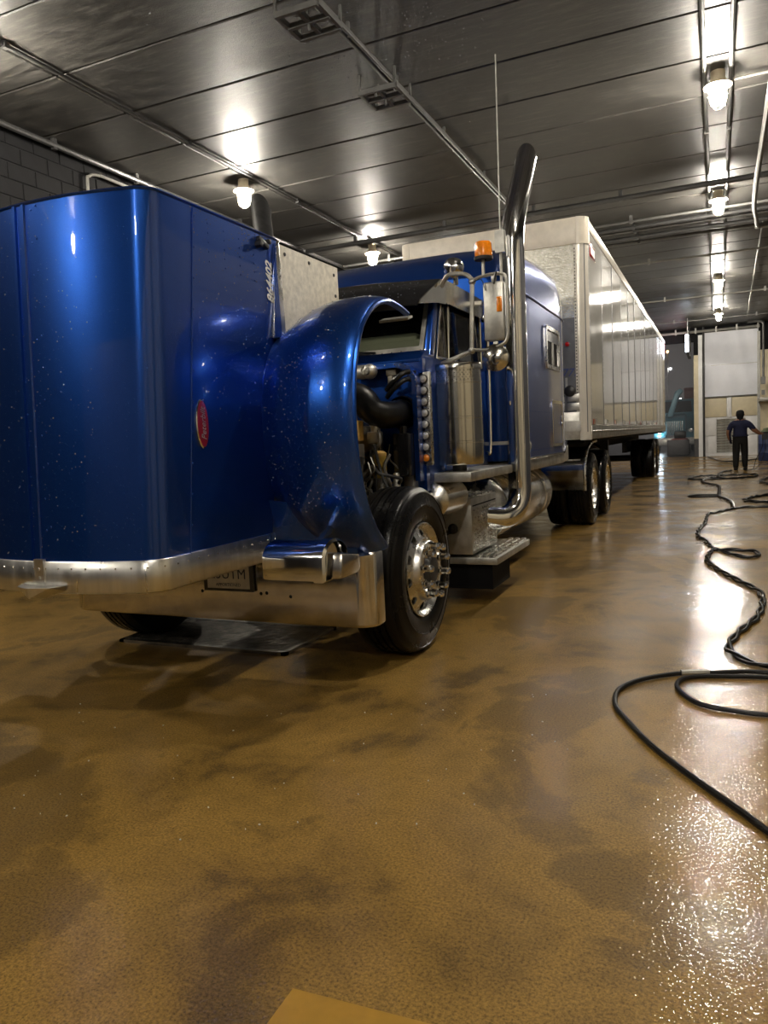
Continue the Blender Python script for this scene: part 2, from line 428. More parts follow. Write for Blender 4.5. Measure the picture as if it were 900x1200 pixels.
for i in range(9): tp.box(-.785, -.595, YF-.10, YF-.07, .35+i*.58, .39+i*.58)
tag(struct(tp.build('trim_1', 'panel_white')), 'white jamb post between open doorway and closed door')
tag(struct(MB().tube([(-.56, YF-.16, 0), (-.56, YF-.16, ZC)], .05, 10).build('trim_2', 'conduit_dark')), 'dark round post beside the white curtain')
dp = MB().tube([(-5.4, YF-.2, 5.5), (1.66, YF-.2, 5.5)], .055, 10)
for i in range(9): dp.box(-5+i*.82, -4.94+i*.82, YF-.27, YF-.13, 5.42, 5.66)
tag(dp.build('door_header_pipe', 'conduit_light'), 'pale pipe running across above the far doors', 'pipe')
fp = MB().tube(interp([(1.15, YF-.9, 5.62), (1.55, YF-.9, 5.62), (1.72, YF-.9, 5.55), (1.76, YF-.9, 5.3), (1.76, YF-.9, 3.2)], 6), .045, 8)
fp.box(1.68, 1.84, YF-.95, YF-.6, 3.0, 3.3); fp.box(1.70, 1.82, YF-.95, YF-.6, 2.55, 2.75)
tag(fp.build('wall_conduit', 'conduit_grey'), 'grey conduit bending from ceiling down to a switch box', 'conduit')
tag(MB().box(1.60, 2.5, YF-1.2, YF-.05, 2.28, 2.42).build('wall_shelf', 'conduit_light', bevel=.01), 'pale metal bracket shelf on the far wall', 'shelf')

# lit sign beside the open doorway
sg = thing('lit_sign', (-1.08, 33, 4.2), 'narrow illuminated red and white sign hung beside the open doorway', 'sign')
MB().box(-1.16, -1.05, 32.6, 35.9, 4.30, 5.02).build('case', 'dark_base', sg)
MB().box(-1.165, -1.16, 32.62, 35.88, 4.32, 5.0).build('face', 'sign_white', sg)
MB().box(-1.16, -1.05, 32.592, 32.6, 4.32, 5.0).build('end_face', 'sign_white', sg)
for i, (a, b) in enumerate(((32.8, 33.2), (33.45, 33.9), (34.1, 34.35), (34.6, 35.1), (35.3, 35.7))):
    MB().box(-1.171, -1.1655, a, b, 4.44, 4.88).build('red_panel', 'sign_red', sg)
for yy in (33, 35.5): MB().tube([(-1.1, yy, 5.02), (-1.1, yy, ZC-.001)], .02).build('hanger', 'conduit_dark', sg)

# ------------------------------------------------------------------ ceiling fittings
def jar_lamp(x, y, label, group=None):
    t = thing('jar_lamp', (x, y, 5.2), label, 'lamp', group)
    z = ZC
    MB().lathe([(-.0, .085), (-.10, .085), (-.11, .10), (-.16, .10), (-.17, .08)], (x, y, z), n=16).build('lamp_base', 'lamp_base', t)
    MB().lathe([(-.155, .10), (-.165, .165), (-.175, .165), (-.17, .09)], (x, y, z), n=20).build('reflector_ring', 'lamp_base', t)
    MB().lathe([(-.17, .075), (-.20, .088), (-.30, .085), (-.37, .065), (-.40, .03), (-.405, .001)], (x, y, z), n=14).build('globe', 'lamp_glow', t)
    g = MB()
    for k in range(4):
        a = k*PI/2+.4; ca, sa = math.cos(a), math.sin(a)
        g.tube([(x+ca*.105, y+sa*.105, z-.17), (x+ca*.108, y+sa*.108, z-.31), (x+ca*.085, y+sa*.085, z-.40), (x+ca*.04, y+sa*.04, z-.43)], .005, 5)
    for zz, rr in ((-.28, .11), (-.43, .045)):
        g.tube([(x+rr*math.cos(2*PI*k/16), y+rr*math.sin(2*PI*k/16), z+zz) for k in range(16)], .005, 5, closed=True)
    g.build('wire_guard', 'lamp_base', t)
    return t
gl = 'jar lamps over the walkway'
jar_lamp(.02, 10.63, 'caged jar lamp with bright glowing globe where crossing conduits meet double conduit', gl)
jar_lamp(.03, 15.81, 'caged jar lamp glowing just before the bundle of cross pipes', gl)
jar_lamp(.05, 24.35, 'caged jar lamp glowing between the pipe bundle and the far door', gl)
jar_lamp(.05, 31.48, 'caged jar lamp glowing in front of the white curtain door', gl)
jar_lamp(-7.05, 10.7, 'caged jar lamp glowing behind the tilted blue hood', 'jar lamps along the block wall')
jar_lamp(-7.0, 15.6, 'caged jar lamp glowing behind the black windscreen visor', 'jar lamps along the block wall')
for yy, lb in ((5.3, 'caged jar lamp over the bend of the single hose'), (-.2, 'caged jar lamp over the walkway in the middle of the bay before the truck'), (-5.6, 'caged jar lamp over the walkway close to the end wall')): jar_lamp(.02, yy, lb, gl)
for yy, lb in ((5.75, 'caged jar lamp by the block wall beside the tilted hood'), (-.2, 'caged jar lamp by the block wall in the empty floor ahead of the truck'), (-5.6, 'caged jar lamp by the block wall close to the end wall')): jar_lamp(-7.0, yy, lb, 'jar lamps along the block wall')
for yy, lb in ((21.6, 'caged jar lamp by the block wall beside the trailer wheels'), (27.9, 'caged jar lamp by the block wall just behind the trailer'), (32.5, 'caged jar lamp by the block wall near the open doorway')): jar_lamp(-7.02, yy, lb, 'jar lamps along the block wall')

def pipe(name, pts, r, mat, label, cat='pipe', clips=()):
    mb = MB().tube(pts, r, 8)
    for c in clips: mb.box(c[0]-.03, c[0]+.03, c[1]-.03, c[1]+.03, c[2]-.05, ZC-.001)
    return tag(mb.build(name, mat), label, cat)
for s, x in (('nearer the truck', -.13), ('farther from the truck', .17)):
    pipe('conduit', [(x, -6, ZC-.035), (x, 31.4, ZC-.035)], .026, 'conduit_grey', 'grey conduit of the lamp row, the strand '+s, 'conduit', [(x, yy, ZC-.02) for yy in (2, 8.2, 12.5, 18, 22, 28)])
pipe('joint_conduit', [(-6.79, -6, ZC-.035), (-6.79, 30, ZC-.035)], .018, 'conduit_dark', 'thin black conduit along the ceiling joint above the block wall lamps', 'conduit', [(-6.79, yy, ZC-.02) for yy in (6, 9, 12, 15)])
pipe('wall_pipe', [(-8.3, -6, ZC-.09), (-8.3, 34, ZC-.09)], .04, 'conduit_dark', 'grey pipe in the corner where block wall meets ceiling', 'pipe', [(-8.3, yy, ZC-.1) for yy in (5.2, 8.0, 9.6, 12.4)])
pipe('wall_conduit', interp([(-8.40, 8.66, 3.6), (-8.40, 8.66, 5.2), (-8.39, 8.70, 5.42), (-8.38, 8.9, 5.48), (-8.37, 9.3, 5.48), (-8.37, 13, 5.48)], 5), .022, 'conduit_light', 'pale bent conduit climbing the black block wall', 'conduit')
pb = MB(); pb.box(-8.449, -8.42, 9.05, 9.55, 4.85, 5.22)
tag(pb.build('wall_plate', 'panel_white', bevel=.006), 'pale notice plate on the black block wall behind the hood', 'plate')
# hanger rail with two square frames
rl = MB(); rl.box(-3.53, -3.50, 2.0, 14.6, ZC-.16, ZC-.11); rl.box(-3.47, -3.44, 2.0, 14.6, ZC-.16, ZC-.11)
for yy in (3, 5.2, 7.4, 8.7, 10.4, 12.4, 14.4): rl.box(-3.50, -3.47, yy, yy+.04, ZC-.15, ZC-.001)
tag(rl.build('strut_rail', 'conduit_grey', bevel=.004), 'double strut rail hung along the ceiling above the truck', 'rail')
for yy, lb in ((6.87, 'square steel grid frame hung at the rail, the one nearer the tilted hood'), (8.74, 'square steel grid frame hung at the rail, the one farther from the tilted hood')):
    g = MB(); x0, x1 = -3.88, -3.42; y0, y1 = yy-.24, yy+.24; z0, z1 = ZC-.23, ZC-.175
    for a in (x0, (x0+x1)/2, x1): g.box(a-.02, a+.02, y0, y1, z0, z1)
    for a in (y0, (y0+y1)/2, y1): g.box(x0, x1, a-.02, a+.02, z0-.01, z1-.01)
    for a in (x0, x1):
        for b in (y0, y1): g.box(a-.012, a+.012, b-.012, b+.012, z1-.02, ZC-.001)
    g.tube([((x0+x1)/2, yy, z0-.07), ((x0+x1)/2, yy, z1+.1)], .012)
    tag(g.build('grid_frame', 'conduit_grey'), lb, 'frame')
# crossing pipes
cl = [(-5, 'conduit_dark')]
for yy, zz, r, m, lb in ((14.75, ZC-.09, .05, 'conduit_dark', 'thick dark pipe crossing the ceiling before the pipe bundle'),
                         (10.75, ZC-.03, .018, 'conduit_light', 'thin pale conduit crossing at the brightest lamp'),
                         (16.55, ZC-.07, .028, 'conduit_grey', 'first grey pipe of the crossing bundle'), (16.95, ZC-.09, .04, 'conduit_dark', 'second dark pipe of the crossing bundle'),
                         (17.35, ZC-.07, .028, 'conduit_grey', 'third grey pipe of the crossing bundle'), (17.8, ZC-.10, .045, 'conduit_dark', 'fourth dark thick pipe of the crossing bundle'),
                         (18.3, ZC-.08, .03, 'conduit_grey', 'fifth grey pipe of the crossing bundle'),
                         (20.9, ZC-.05, .025, 'conduit_light', 'pale conduit crossing the ceiling beyond the pipe bundle'), (27.3, ZC-.05, .025, 'conduit_light', 'pale conduit crossing over the rear half of the trailer'),
                         (33.2, ZC-.05, .025, 'conduit_grey', 'grey conduit crossing just before the far doors')):
    zz -= .05
    pipe('cross_pipe', [(-8.2 if yy > 12 else .2, yy, zz), (3.36, yy, zz)], r, m, lb, 'pipe', [(x, yy, zz) for x in ((-7, -5, -3.2, -1.6, 1.4) if yy > 12 else (1.4, 2.8))])
pipe('side_pipe', interp([(.62, 2, ZC-.26), (.62, 14.5, ZC-.26), (.72, 17.2, ZC-.26), (.80, 17.9, ZC-.26), (1.0, 18.0, ZC-.26), (3.3, 18.0, ZC-.26)], 6), .04, 'conduit_light', 'pale pipe running beside the lamp row then turning to the side wall')
pipe('side_conduit', [(.9, 18.2, ZC-.04), (1.1, 34, ZC-.04)], .018, 'conduit_light', 'thin pale conduit from the pipe bundle to the far door', 'conduit')

# ------------------------------------------------------------------ floor things
gt = MB()
gx0, gx1, gy0, gy1 = -3.95, -2.55, 4.02, 4.72
for a, b, c, d in ((gx0, gx1, gy0, gy0+.04), (gx0, gx1, gy1-.04, gy1), (gx0, gx0+.04, gy0, gy1), (gx1-.04, gx1, gy0, gy1)): gt.box(a, b, c, d, .001, .022)
gr = thing('drain_grate', ((gx0+gx1)/2, (gy0+gy1)/2, 0), 'steel floor drain grate under the truck between the front tyres', 'grate')
gt.build('frame', 'grate_steel', gr)
MB().box(gx0+.03, gx1-.03, gy0+.03, gy1-.03, .0005, .003).build('pit', 'dark_metal', gr)
bb = MB()
for i in range(22): bb.box(gx0+.04, gx1-.04, gy0+.05+i*.0285, gy0+.063+i*.0285, .003, .018)
for i in range(9): bb.box(gx0+.1+i*.15, gx0+.112+i*.15, gy0+.04, gy1-.04, .003, .016)
bb.build('grate_bars', 'grate_steel', gr, kind='stuff')
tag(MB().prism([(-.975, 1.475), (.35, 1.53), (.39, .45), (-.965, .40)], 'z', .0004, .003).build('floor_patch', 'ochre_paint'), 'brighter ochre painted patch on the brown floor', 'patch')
def hose(name, pts, r, label, strands=1, sub=8, group=None, mat='black_rubber'):
    P = interp([(x, y, r+.002) for x, y in pts], sub)
    # equal spacing
    Q = [P[0]]; acc = 0; step = max(.03, .006*P[0].y)
    for a, b in zip(P, P[1:]):
        if (b-Q[-1]).length > step: Q.append(b)
    mb = MB()
    if strands == 1: mb.tube(Q, r, 8)
    else:
        L = 0; A = []; B = []
        for i, q in enumerate(Q):
            if i: L += (q-Q[i-1]).length
            d = (Q[min(i+1, len(Q)-1)]-Q[max(i-1, 0)]).normalized(); n = d.cross(Vector((0, 0, 1))); th = L*2*PI/.55
            o = n*math.cos(th)*r*1.6; hz = Vector((0, 0, 1))*(abs(math.sin(th))*r*1.5)
            A.append(q+o+(hz if math.sin(th) > 0 else Vector((0, 0, 0)))); B.append(q-o+(hz if math.sin(th) < 0 else Vector((0, 0, 0))))
        mb.tube(A, r, 6); mb.tube(B, r, 6)
    return tag(mb.build(name, mat), label, 'hose', group)
HA = [(2.3, 1.35), (1.6, 1.45), (.9, 1.95), (.42, 2.35), (.30, 2.465), (.16, 2.61), (.07, 2.74), (-.04, 2.89), (-.17, 3.08), (-.28, 3.26), (-.39, 3.49), (-.46, 3.66), (-.48, 3.86), (-.44, 4.01), (-.35, 4.14), (-.20, 4.26), (-.05, 4.31), (.12, 4.38), (.26, 4.40), (.6, 4.42), (1.4, 4.46), (2.3, 4.60)]
ha = hose('pressure_hose', HA, .0125, 'single black pressure hose sweeping in a wide bend, joined by a pale coupling')
MB().tube([(-.19, 4.262, .018), (-.12, 4.289, .018), (-.05, 4.311, .018)], .017, 8).build('coupling', 'dull_aluminium', ha)
hose('pressure_hose', [(2.3, 4.2), (1.5, 3.98), (.6, 3.80), (.22, 3.74), (.06, 3.75), (-.07, 3.79), (-.15, 3.89), (-.20, 4.04), (-.18, 4.17), (-.10, 4.235), (.03, 4.275), (.26, 4.315), (.6, 4.33), (1.4, 4.36), (2.3, 4.45)], .0125, 'single black hose lying in a narrow loop inside the wide bend')
hose('twisted_hose', [(2.3, 4.85), (1.4, 4.62), (.7, 4.49), (.27, 4.50), (.16, 4.57), (.09, 4.67), (.05, 4.86), (.09, 5.11), (.15, 5.35), (.24, 5.68), (.30, 6.16), (.29, 6.58), (.18, 6.92), (.06, 7.3), (-.03, 7.6), (-.10, 7.98), (-.09, 8.47), (-.03, 8.78), (.07, 8.55), (.22, 8.29), (.36, 8.36), (.35, 8.64), (.19, 8.74), (.03, 8.72), (-.05, 8.78), (-.15, 9.51), (-.21, 9.65), (-.24, 10.29), (-.17, 11.22), (-.14, 12.32), (-.02, 12.56), (.19, 13.07), (.42, 13.33), (.9, 13.3), (2.4, 13.0)], .011, 'pair of twisted black hoses winding along the floor with one small loop', 2, 10)
hose('twisted_hose', [(.22, 13.1), (.21, 14.08), (.12, 14.75), (.02, 15.3), (.02, 16.49), (.01, 17.89), (-.12, 18.44), (-.30, 19.05), (-.34, 19.96), (-.17, 20.89), (.11, 20.45), (-.52, 20.34), (-.69, 20.74), (-.45, 21.71), (.18, 21.83), (.79, 21.94), (.93, 21.6), (.75, 20.88), (.17, 20.43), (.01, 21.53), (.10, 23.4), (.36, 24.1)], .016, 'tangled twisted black hoses spread on the floor before the worker', 2, 12)
hose('floor_hose', [(.05, 15.40), (-.3, 15.33), (-.5, 15.42), (-.52, 15.6), (-.4, 15.76), (.05, 15.77)], .018, 'short folded black hose loop beside the tangled hoses')
hose('floor_hose', [(2.4, 16.2), (1.3, 15.6), (.92, 15.52), (.62, 15.2), (.43, 14.54), (.51, 14.21), (.83, 14.02), (1.3, 13.95), (2.4, 13.9)], .018, 'black hose in a rounded loop beyond the twisted pair', 2)
hose('floor_hose', [(2.4, 21.4), (1.5, 20.9), (1.22, 20.7), (.99, 19.82), (.9, 18.9), (1.07, 18.12), (1.5, 18.0), (2.4, 17.9)], .02, 'black hose loop on the floor behind the worker', 2)
hose('floor_hose', [(-.39, 35.4), (-.04, 31.73), (.25, 30.2), (.82, 30.31), (1.2, 31.2), (1.42, 31.9)], .022, 'black hose trailing from the far door to the blue drum')
fk = MB(); random.seed(3)
for i in range(60):
    x = random.uniform(-3.2, -.5); yy = random.uniform(1.6, 3.0)+max(0, x+2.4)*.5; a = random.uniform(0, PI); s = random.uniform(.0015, .004)
    fk.box(x-s, x+s, yy-s*.6, yy+s*.6, .0005, .004, rot=(0, 0, a))
tag(fk.build('floor_debris', 'fleck_white', kind='stuff'), 'tiny pale flecks of debris scattered on the wet floor', 'debris')

# ------------------------------------------------------------------ the tractor
XC = -2.86
TR = thing('truck_tractor', (XC, 4.37, 0), 'blue long nose truck tractor with its hood tilted forward', 'truck')
# -- hood, tipped forward: section in XY lofted along Z
def hood_sec(z, grow=0.0, nb=7):
    t = (z-.74)/(2.50-.74); w = lerp(.585, .612, t)+grow; yc = lerp(2.475, 2.56, t)-grow; r = .12+grow; A = math.radians(72)
    yb = 3.70 if t > .66 else lerp(3.50, 3.70, t/.66)
    xe = w-r+r*math.cos(A); k = math.tan(math.radians(18))/(2*xe); cy = yc+k*xe*xe+r*math.sin(A)
    P = [(XC+w, lerp(yb, cy, i/nb)) for i in range(nb+1)]
    P += [(XC+w-r+r*math.cos(A*i/10), cy-r*math.sin(A*i/10)) for i in range(1, 11)]
    P += [(XC+lerp(xe, -xe, i/20), yc+k*lerp(xe, -xe, i/20)**2) for i in range(1, 20)]
    P += [(2*XC-x, y) for x, y in reversed(P[:nb+11])]
    return [Vector((x, y, z)) for x, y in P]
hood = MB(); hood.grid([hood_sec(lerp(.85, 2.50, i/10)) for i in range(11)])
HD = hood.build('hood', ['blue_paint', 'liner_black'], TR, solid=.012, soff=-1, smooth=50)
HD['label'] = 'metallic blue hood tipped up on its nose'
crn = MB(); crn.grid([hood_sec(z, g) for z, g in ((.868, .002), (.872, .012), (.868, .016), (.80, .018), (.735, .018), (.728, .012), (.728, -.02))])
CR = crn.build('hood_crown', 'crown_aluminium', TR, smooth=50, solid=.004); CR['label'] = 'polished metal band round the hood nose'
# radiator grille, facing the floor
g = MB()
for i in range(11): g.box(XC-.5+i*.1-.008, XC-.5+i*.1+.008, 2.62, 3.36, .755, .775)
for a, b, c, d in ((XC-.55, XC+.55, 2.60, 2.64), (XC-.55, XC+.55, 3.34, 3.40)): g.box(a, b, c, d, .75, .79)
g.build('grille', 'chrome', TR)
# rivets
rv = MB()
for zz in [1.0+.145*i for i in range(11)]:
    s = hood_sec(zz)
    for px in (XC-.075, XC+.095, XC-.17*0+.40*0-.03*0):
        pass
    yc = min(p.y for p in s)
    for dx in (-.085, -.055, .03, .06): rv.dome((XC+dx, yc+.001, zz+.03*dx/.06), (0, -1, 0), .0055)
    xs = s[0].x
    rv.dome((xs, 2.985-.1*(2.5-zz), zz), (1, 0, 0), .0055)
for i in range(5):
    for j in range(4): rv.dome((hood_sec(2.44-i*.045)[0].x, 3.08+j*.13, 2.44-i*.045-j*.008), (1, 0, 0), .005)
rv.build('rivets', 'blue_paint', HD, kind='stuff')
rc = MB(); s = hood_sec(.84, .017)
acc = 0
for a, b in zip(s, s[1:]):
    L = (b-a).length; d = (b-a).normalized(); nrm = Vector((d.y, -d.x, 0))*(1)
    while acc < L:
        rc.dome(a+d*acc, -nrm if nrm.dot(a-Vector((XC, 3.3, .84))) < 0 else nrm, .006); acc += .075
    acc -= L
rc.build('rivets', 'chrome_dirty', CR, kind='stuff')
for dx in (-.07, -.015):
    st = MB(); rows = []
    for i in range(9):
        zz = lerp(.87, 2.495, i/8); yc = min(p.y for p in hood_sec(zz))
        rows.append([(XC+dx-.011, yc+.003, zz), (XC+dx-.007, yc-.009, zz), (XC+dx+.007, yc-.009, zz), (XC+dx+.011, yc+.003, zz)])
    st.grid(rows).build('hinge_strip', 'blue_paint', HD)
# side seam bead
sb = MB(); sb.tube([(hood_sec(z)[0].x+.001, 2.97-.1*(2.5-z), z) for z in (.87, 1.4, 1.9, 2.49)], .0035, 5).build('side_seam', 'blue_paint', HD)
# top lip bead along the cowl edge
tl = MB(); tl.tube(hood_sec(2.50), .007, 6).build('edge_bead', 'blue_paint', HD)
# winged ornament on the crown
oy = min(p.y for p in hood_sec(.76, .018))
om = MB()
om.box(XC-.03, XC+.03, oy-.006, oy+.01, .76, .885)
om.add([(XC-.13, oy, .765), (XC+.15, oy, .765), (XC+.15, oy, .742), (XC-.13, oy, .742),
        (XC-.10, oy-.05, .762), (XC+.10, oy-.05, .762), (XC, oy-.075, .715), (XC, oy, .700), (XC, oy-.09, .765)],
       [(0, 4, 8, 5, 1), (0, 3, 7, 6, 4), (1, 5, 6, 7, 2), (4, 6, 8), (5, 8, 6), (0, 1, 2, 3)])
om.dome((XC, oy-.006, .84), (0, -1, 0), .008); om.dome((XC, oy-.006, .80), (0, -1, 0), .008)
om.build('hood_ornament', 'crown_aluminium', CR, smooth=20)
# oval emblem on hood side, tipped with the hood
ex = hood_sec(1.47)[0].x
el = MB(); el.lathe([(0, 1), (.006, 1), (.010, .93)], (0, 0, 0), (1, 0, 0), 28)
el.v = [Vector((ex+p.x, 2.945+p.y*.046, 1.475+p.z*.118)) for p in el.v]
EM = el.build('emblem', 'chrome', HD)
e2 = MB(); e2.lathe([(0, 1), (.002, 1), (.0035, .0005)], (0, 0, 0), (1, 0, 0), 28)
e2.v = [Vector((ex+.008+p.x, 2.945+p.y*.041, 1.475+p.z*.11)) for p in e2.v]
e2.build('emblem_face', 'emblem_red', HD)
text('emblem_script', 'Peterbilt', .050, mat3((0, 0, 1), (0, -1, 0), (1, 0, 0), (ex+.0115, 2.947, 1.475)), 'dull_aluminium', HD, .001, .35, sx=.9)
xs = hood_sec(2.25)[0].x
text('unit_number', '864402', .085, mat3((0, 0, 1), (0, -1, 0), (1, 0, 0), (xs+.002, 3.615, 2.25)), 'white_print', HD, .0008, .32, sx=.86, bold=.0022)
# black rubber latch
lt = MB(); lt.box(xs, xs+.025, 3.50, 3.60, 2.435, 2.462, rot=(-.35, 0, 0)); lt.box(xs, xs+.04, 3.485, 3.515, 2.415, 2.445, rot=(-.35, 0, 0)); lt.box(xs, xs+.032, 3.585, 3.61, 2.45, 2.475)
lt.build('hood_latch', 'black_plastic', HD, bevel=.005)
# polished flange at the rear-lower edge and bare inner splash panel
tp = MB(); tp.prism([(3.715, 2.495), (3.735, 1.95), (3.60, 1.95), (3.69, 2.46)], 'x', xs-.003, xs+.016); tp.build('edge_flange', 'brushed_aluminium', HD, bevel=.003)
tp = MB(); tp.prism([(3.66, 2.46), (3.68, 1.955), (3.61, 1.955)], 'x', xs+.016, xs+.022); tp.build('flange_strip', 'blue_paint', HD)
IP = MB(); IP.box(xs-.022, xs-.004, 3.66, 4.455, 1.72, 2.485); IP = IP.build('splash_panel', 'primer_white', HD); IP['label'] = 'bare off white inner splash panel with bolt holes'
bo = MB()
for yy, zz in ((3.80, 2.44), (4.08, 2.445), (4.40, 2.43), (4.41, 2.30)): bo.dome((xs-.004, yy, zz), (1, 0, 0), .012, n=8)
for i in range(9): bo.dome((xs-.005, 3.76+i*.075, 2.235+.006*i), (1, 0, 0), .008, .001)
bo.build('bolt_heads', 'dark_metal', HD, kind='stuff')
# -- fenders
FP = interp([Vector((0, a, b)) for a, b in ((4.16, 2.13), (4.02, 2.155), (3.85, 2.16), (3.65, 2.10), (3.48, 1.97), (3.375, 1.77), (3.33, 1.52), (3.345, 1.25), (3.42, 1.02), (3.53, .86), (3.66, .745))], 4)
def fender(sgn, name):
    xi, xo = XC+sgn*.575, XC+sgn*1.195; rows = []; lip = []
    for i, p in enumerate(FP):
        d = (FP[min(i+1, len(FP)-1)]-FP[max(i-1, 0)]).normalized(); nrm = Vector((0, -d.z, d.y))
        if nrm.dot(p-Vector((0, 4.2, 1.4))) < 0: nrm = -nrm
        row = []
        for k in range(17):
            u = k/16; h = -.17*(1-math.sin(PI/2*min(1, u/.72)))**1.2 - .022*max(0, (u-.80)/.2)**2
            if u < .12: h += .012
            row.append(Vector((lerp(xi, xo, u), p.y, p.z))+nrm*h)
        e = row[-1]
        row.append(e+nrm*-.012+Vector((sgn*.012, 0, 0))); row.append(e+nrm*-.030+Vector((sgn*.010, 0, 0))); row.append(e+nrm*-.036+Vector((-sgn*.008, 0, 0)))
        lip.append(e+nrm*-.022+Vector((sgn*.008, 0, 0)))
        rows.append(row)
    mb = MB().grid(rows); o = mb.build(name, ['blue_paint_wet', 'liner_black'], TR, solid=.008, soff=(-1 if sgn > 0 else 1), smooth=50)
    MB().tube(lip, .014, 8).build('fender_lip', 'blue_paint_wet', o)
    return o, rows
FR, frows = fender(1, 'fender'); FR['label'] = 'wide blue front fender arch tipped up with the hood'
fender(-1, 'fender')
wp = MB(); e = frows[0][-4]; wp.box(XC+1.0, XC+1.19, 4.19, 4.27, 2.07, 2.085, rot=(.3, 0, 0)); wp.build('fender_bracket', 'dull_aluminium', FR, bevel=.003)
MB().add([(XC+.56, 3.50, 1.06), (XC+1.10, 3.56, .98), (XC+1.05, 3.64, .745), (XC+.56, 3.62, .72)], [(0, 1, 2, 3)]).build('fender_valance', 'blue_paint_wet', FR, solid=.01)
# raised seam line across the fender crown
wl_ = MB(); wl_.tube([frows[8][k]+Vector((0, -.002, .002)) for k in range(0, 8)], .004, 5).build('fender_seam', 'blue_paint', FR)
# -- headlamp pods, now facing the floor
def pod(sgn):
    x0, x1 = XC+sgn*.80, XC+sgn*1.13; prof = []
    for i in range(13):
        a = PI*i/12; prof.append((3.19-.125*math.cos(a), .80+.085*math.sin(a)))
    prof += [(3.315, .70), (3.065, .70)]
    b = MB(); rows = []
    for t, sc in ((0, .86), (.03, .96), (.12, 1), (.8, 1), (1.0, 1)):
        rows.append([(lerp(x0, x1, t), 3.19+(p[0]-3.19)*sc, .775+(p[1]-.775)*sc) for p in prof])
    b.grid(rows, wrap=True); b.add(rows[0], [tuple(range(len(prof)))]); b.add(rows[-1], [tuple(range(len(prof)))])
    P = b.build('headlamp_housing', 'chrome', TR, smooth=40); P['label'] = 'chrome headlamp housing facing down'
    rg = MB(); rg.grid([[(x, 3.19+(p[0]-3.19)*s, .775+(p[1]-.775)*s) for p in prof] for x, s in ((x1-sgn*.03, 1.0), (x1-sgn*.03, 1.07), (x1+sgn*.02, 1.07), (x1+sgn*.03, .95))], wrap=True)
    rg.build('trim_ring', 'chrome', P)
    ec = MB(); ec.prism([(3.10, .705), (3.32, .705), (3.32, .80), (3.12, .835)], 'x', min(x1, x1+sgn*.10), max(x1, x1+sgn*.10)); ec.build('turn_lamp', 'chrome_dirty', P, bevel=.02)
    for i in (0, 1):
        MB().lathe([(0, .075), (-.012, .07), (-.02, .001)], (lerp(x0, x1, .27+.46*i), 3.19, .70), n=20).build('headlamp_lens', 'clear_lens', P)
    MB().tube([(x0-sgn*.08, 3.25, .76), (x0+sgn*.02, 3.22, .78)], .03, 8).tube([(lerp(x0, x1, .5), 3.28, .8), (lerp(x0, x1, .5), 3.5, .9)], .025, 8).build('bracket', 'chrome_dirty', P)
    return P
pod(1); pod(-1)
# -- bumper
bx = -2.83; pl = []
for i in range(10):
    a = PI/2*i/9; pl.append((bx+1.11-.11+.11*math.sin(a), 3.62+.11-.11*math.cos(a)))
right = [(bx+x, 3.62) for x in (0, .3, .6, .9)]+pl+[(bx+1.112, 3.765)]
path = [(2*bx-x, y) for x, y in reversed(right[1:])]+right
def zt(x): return .72+.03*max(0, (x-bx-.8)/.3) if x > bx else .72
bp = MB(); rows = []
def shrink(x, y, d): return (x-d*math.copysign(1, x-bx)*(1 if y > 3.7 else (abs(x-bx) > .99)*.7), y+(d if y < 3.7 else 0))
for zf in ('i0', 'b0', 'b1', 't1', 't0', 'i1'):
    r = []
    for x, y in path:
        if zf == 'i0': q = shrink(x, y, .05); r.append((q[0], q[1], .335))
        elif zf == 'b0': q = shrink(x, y, .012); r.append((q[0], q[1], .330))
        elif zf == 'b1': r.append((x, y, .345))
        elif zf == 't1': r.append((x, y, zt(x)-.015))
        elif zf == 't0': q = shrink(x, y, .012); r.append((q[0], q[1], zt(x)))
        else: q = shrink(x, y, .05); r.append((q[0], q[1], zt(x)-.004))
    rows.append(r)
bp.grid(rows); BP = bp.build('bumper', 'chrome_dirty', TR, solid=.004, smooth=40); BP['label'] = 'wide polished steel front bumper with rolled ends'
bh = MB()
for x, z in ((-2.44, .50), (-2.40, .505), (-2.86, .5), (-2.24, .49)): bh.lathe([(0, .012), (.002, .010), (.003, .0005)], (x, 3.6195, z), (0, -1, 0), 10)
bh.build('bolt_holes', 'liner_black', BP, kind='stuff')
pf = MB(); pf.box(-2.83, -2.475, 3.596, 3.612, .51, .71); PF = pf.build('licence_plate', 'dark_metal', BP, bevel=.004)
MB().box(-2.80, -2.50, 3.5945, 3.5965, .527, .69).build('plate_face', 'plate_white', BP)
mx = mat3((1, 0, 0), (0, 0, 1), (0, -1, 0), (-2.65, 3.5935, .612))
text('plate_number', '25UTM', .085, mx, 'dark_print', BP, .0006, 0, 1.05, .95)
text('plate_caption', 'APPORTIONED', .026, mat3((1, 0, 0), (0, 0, 1), (0, -1, 0), (-2.65, 3.5935, .549)), 'dark_print', BP, .0005)

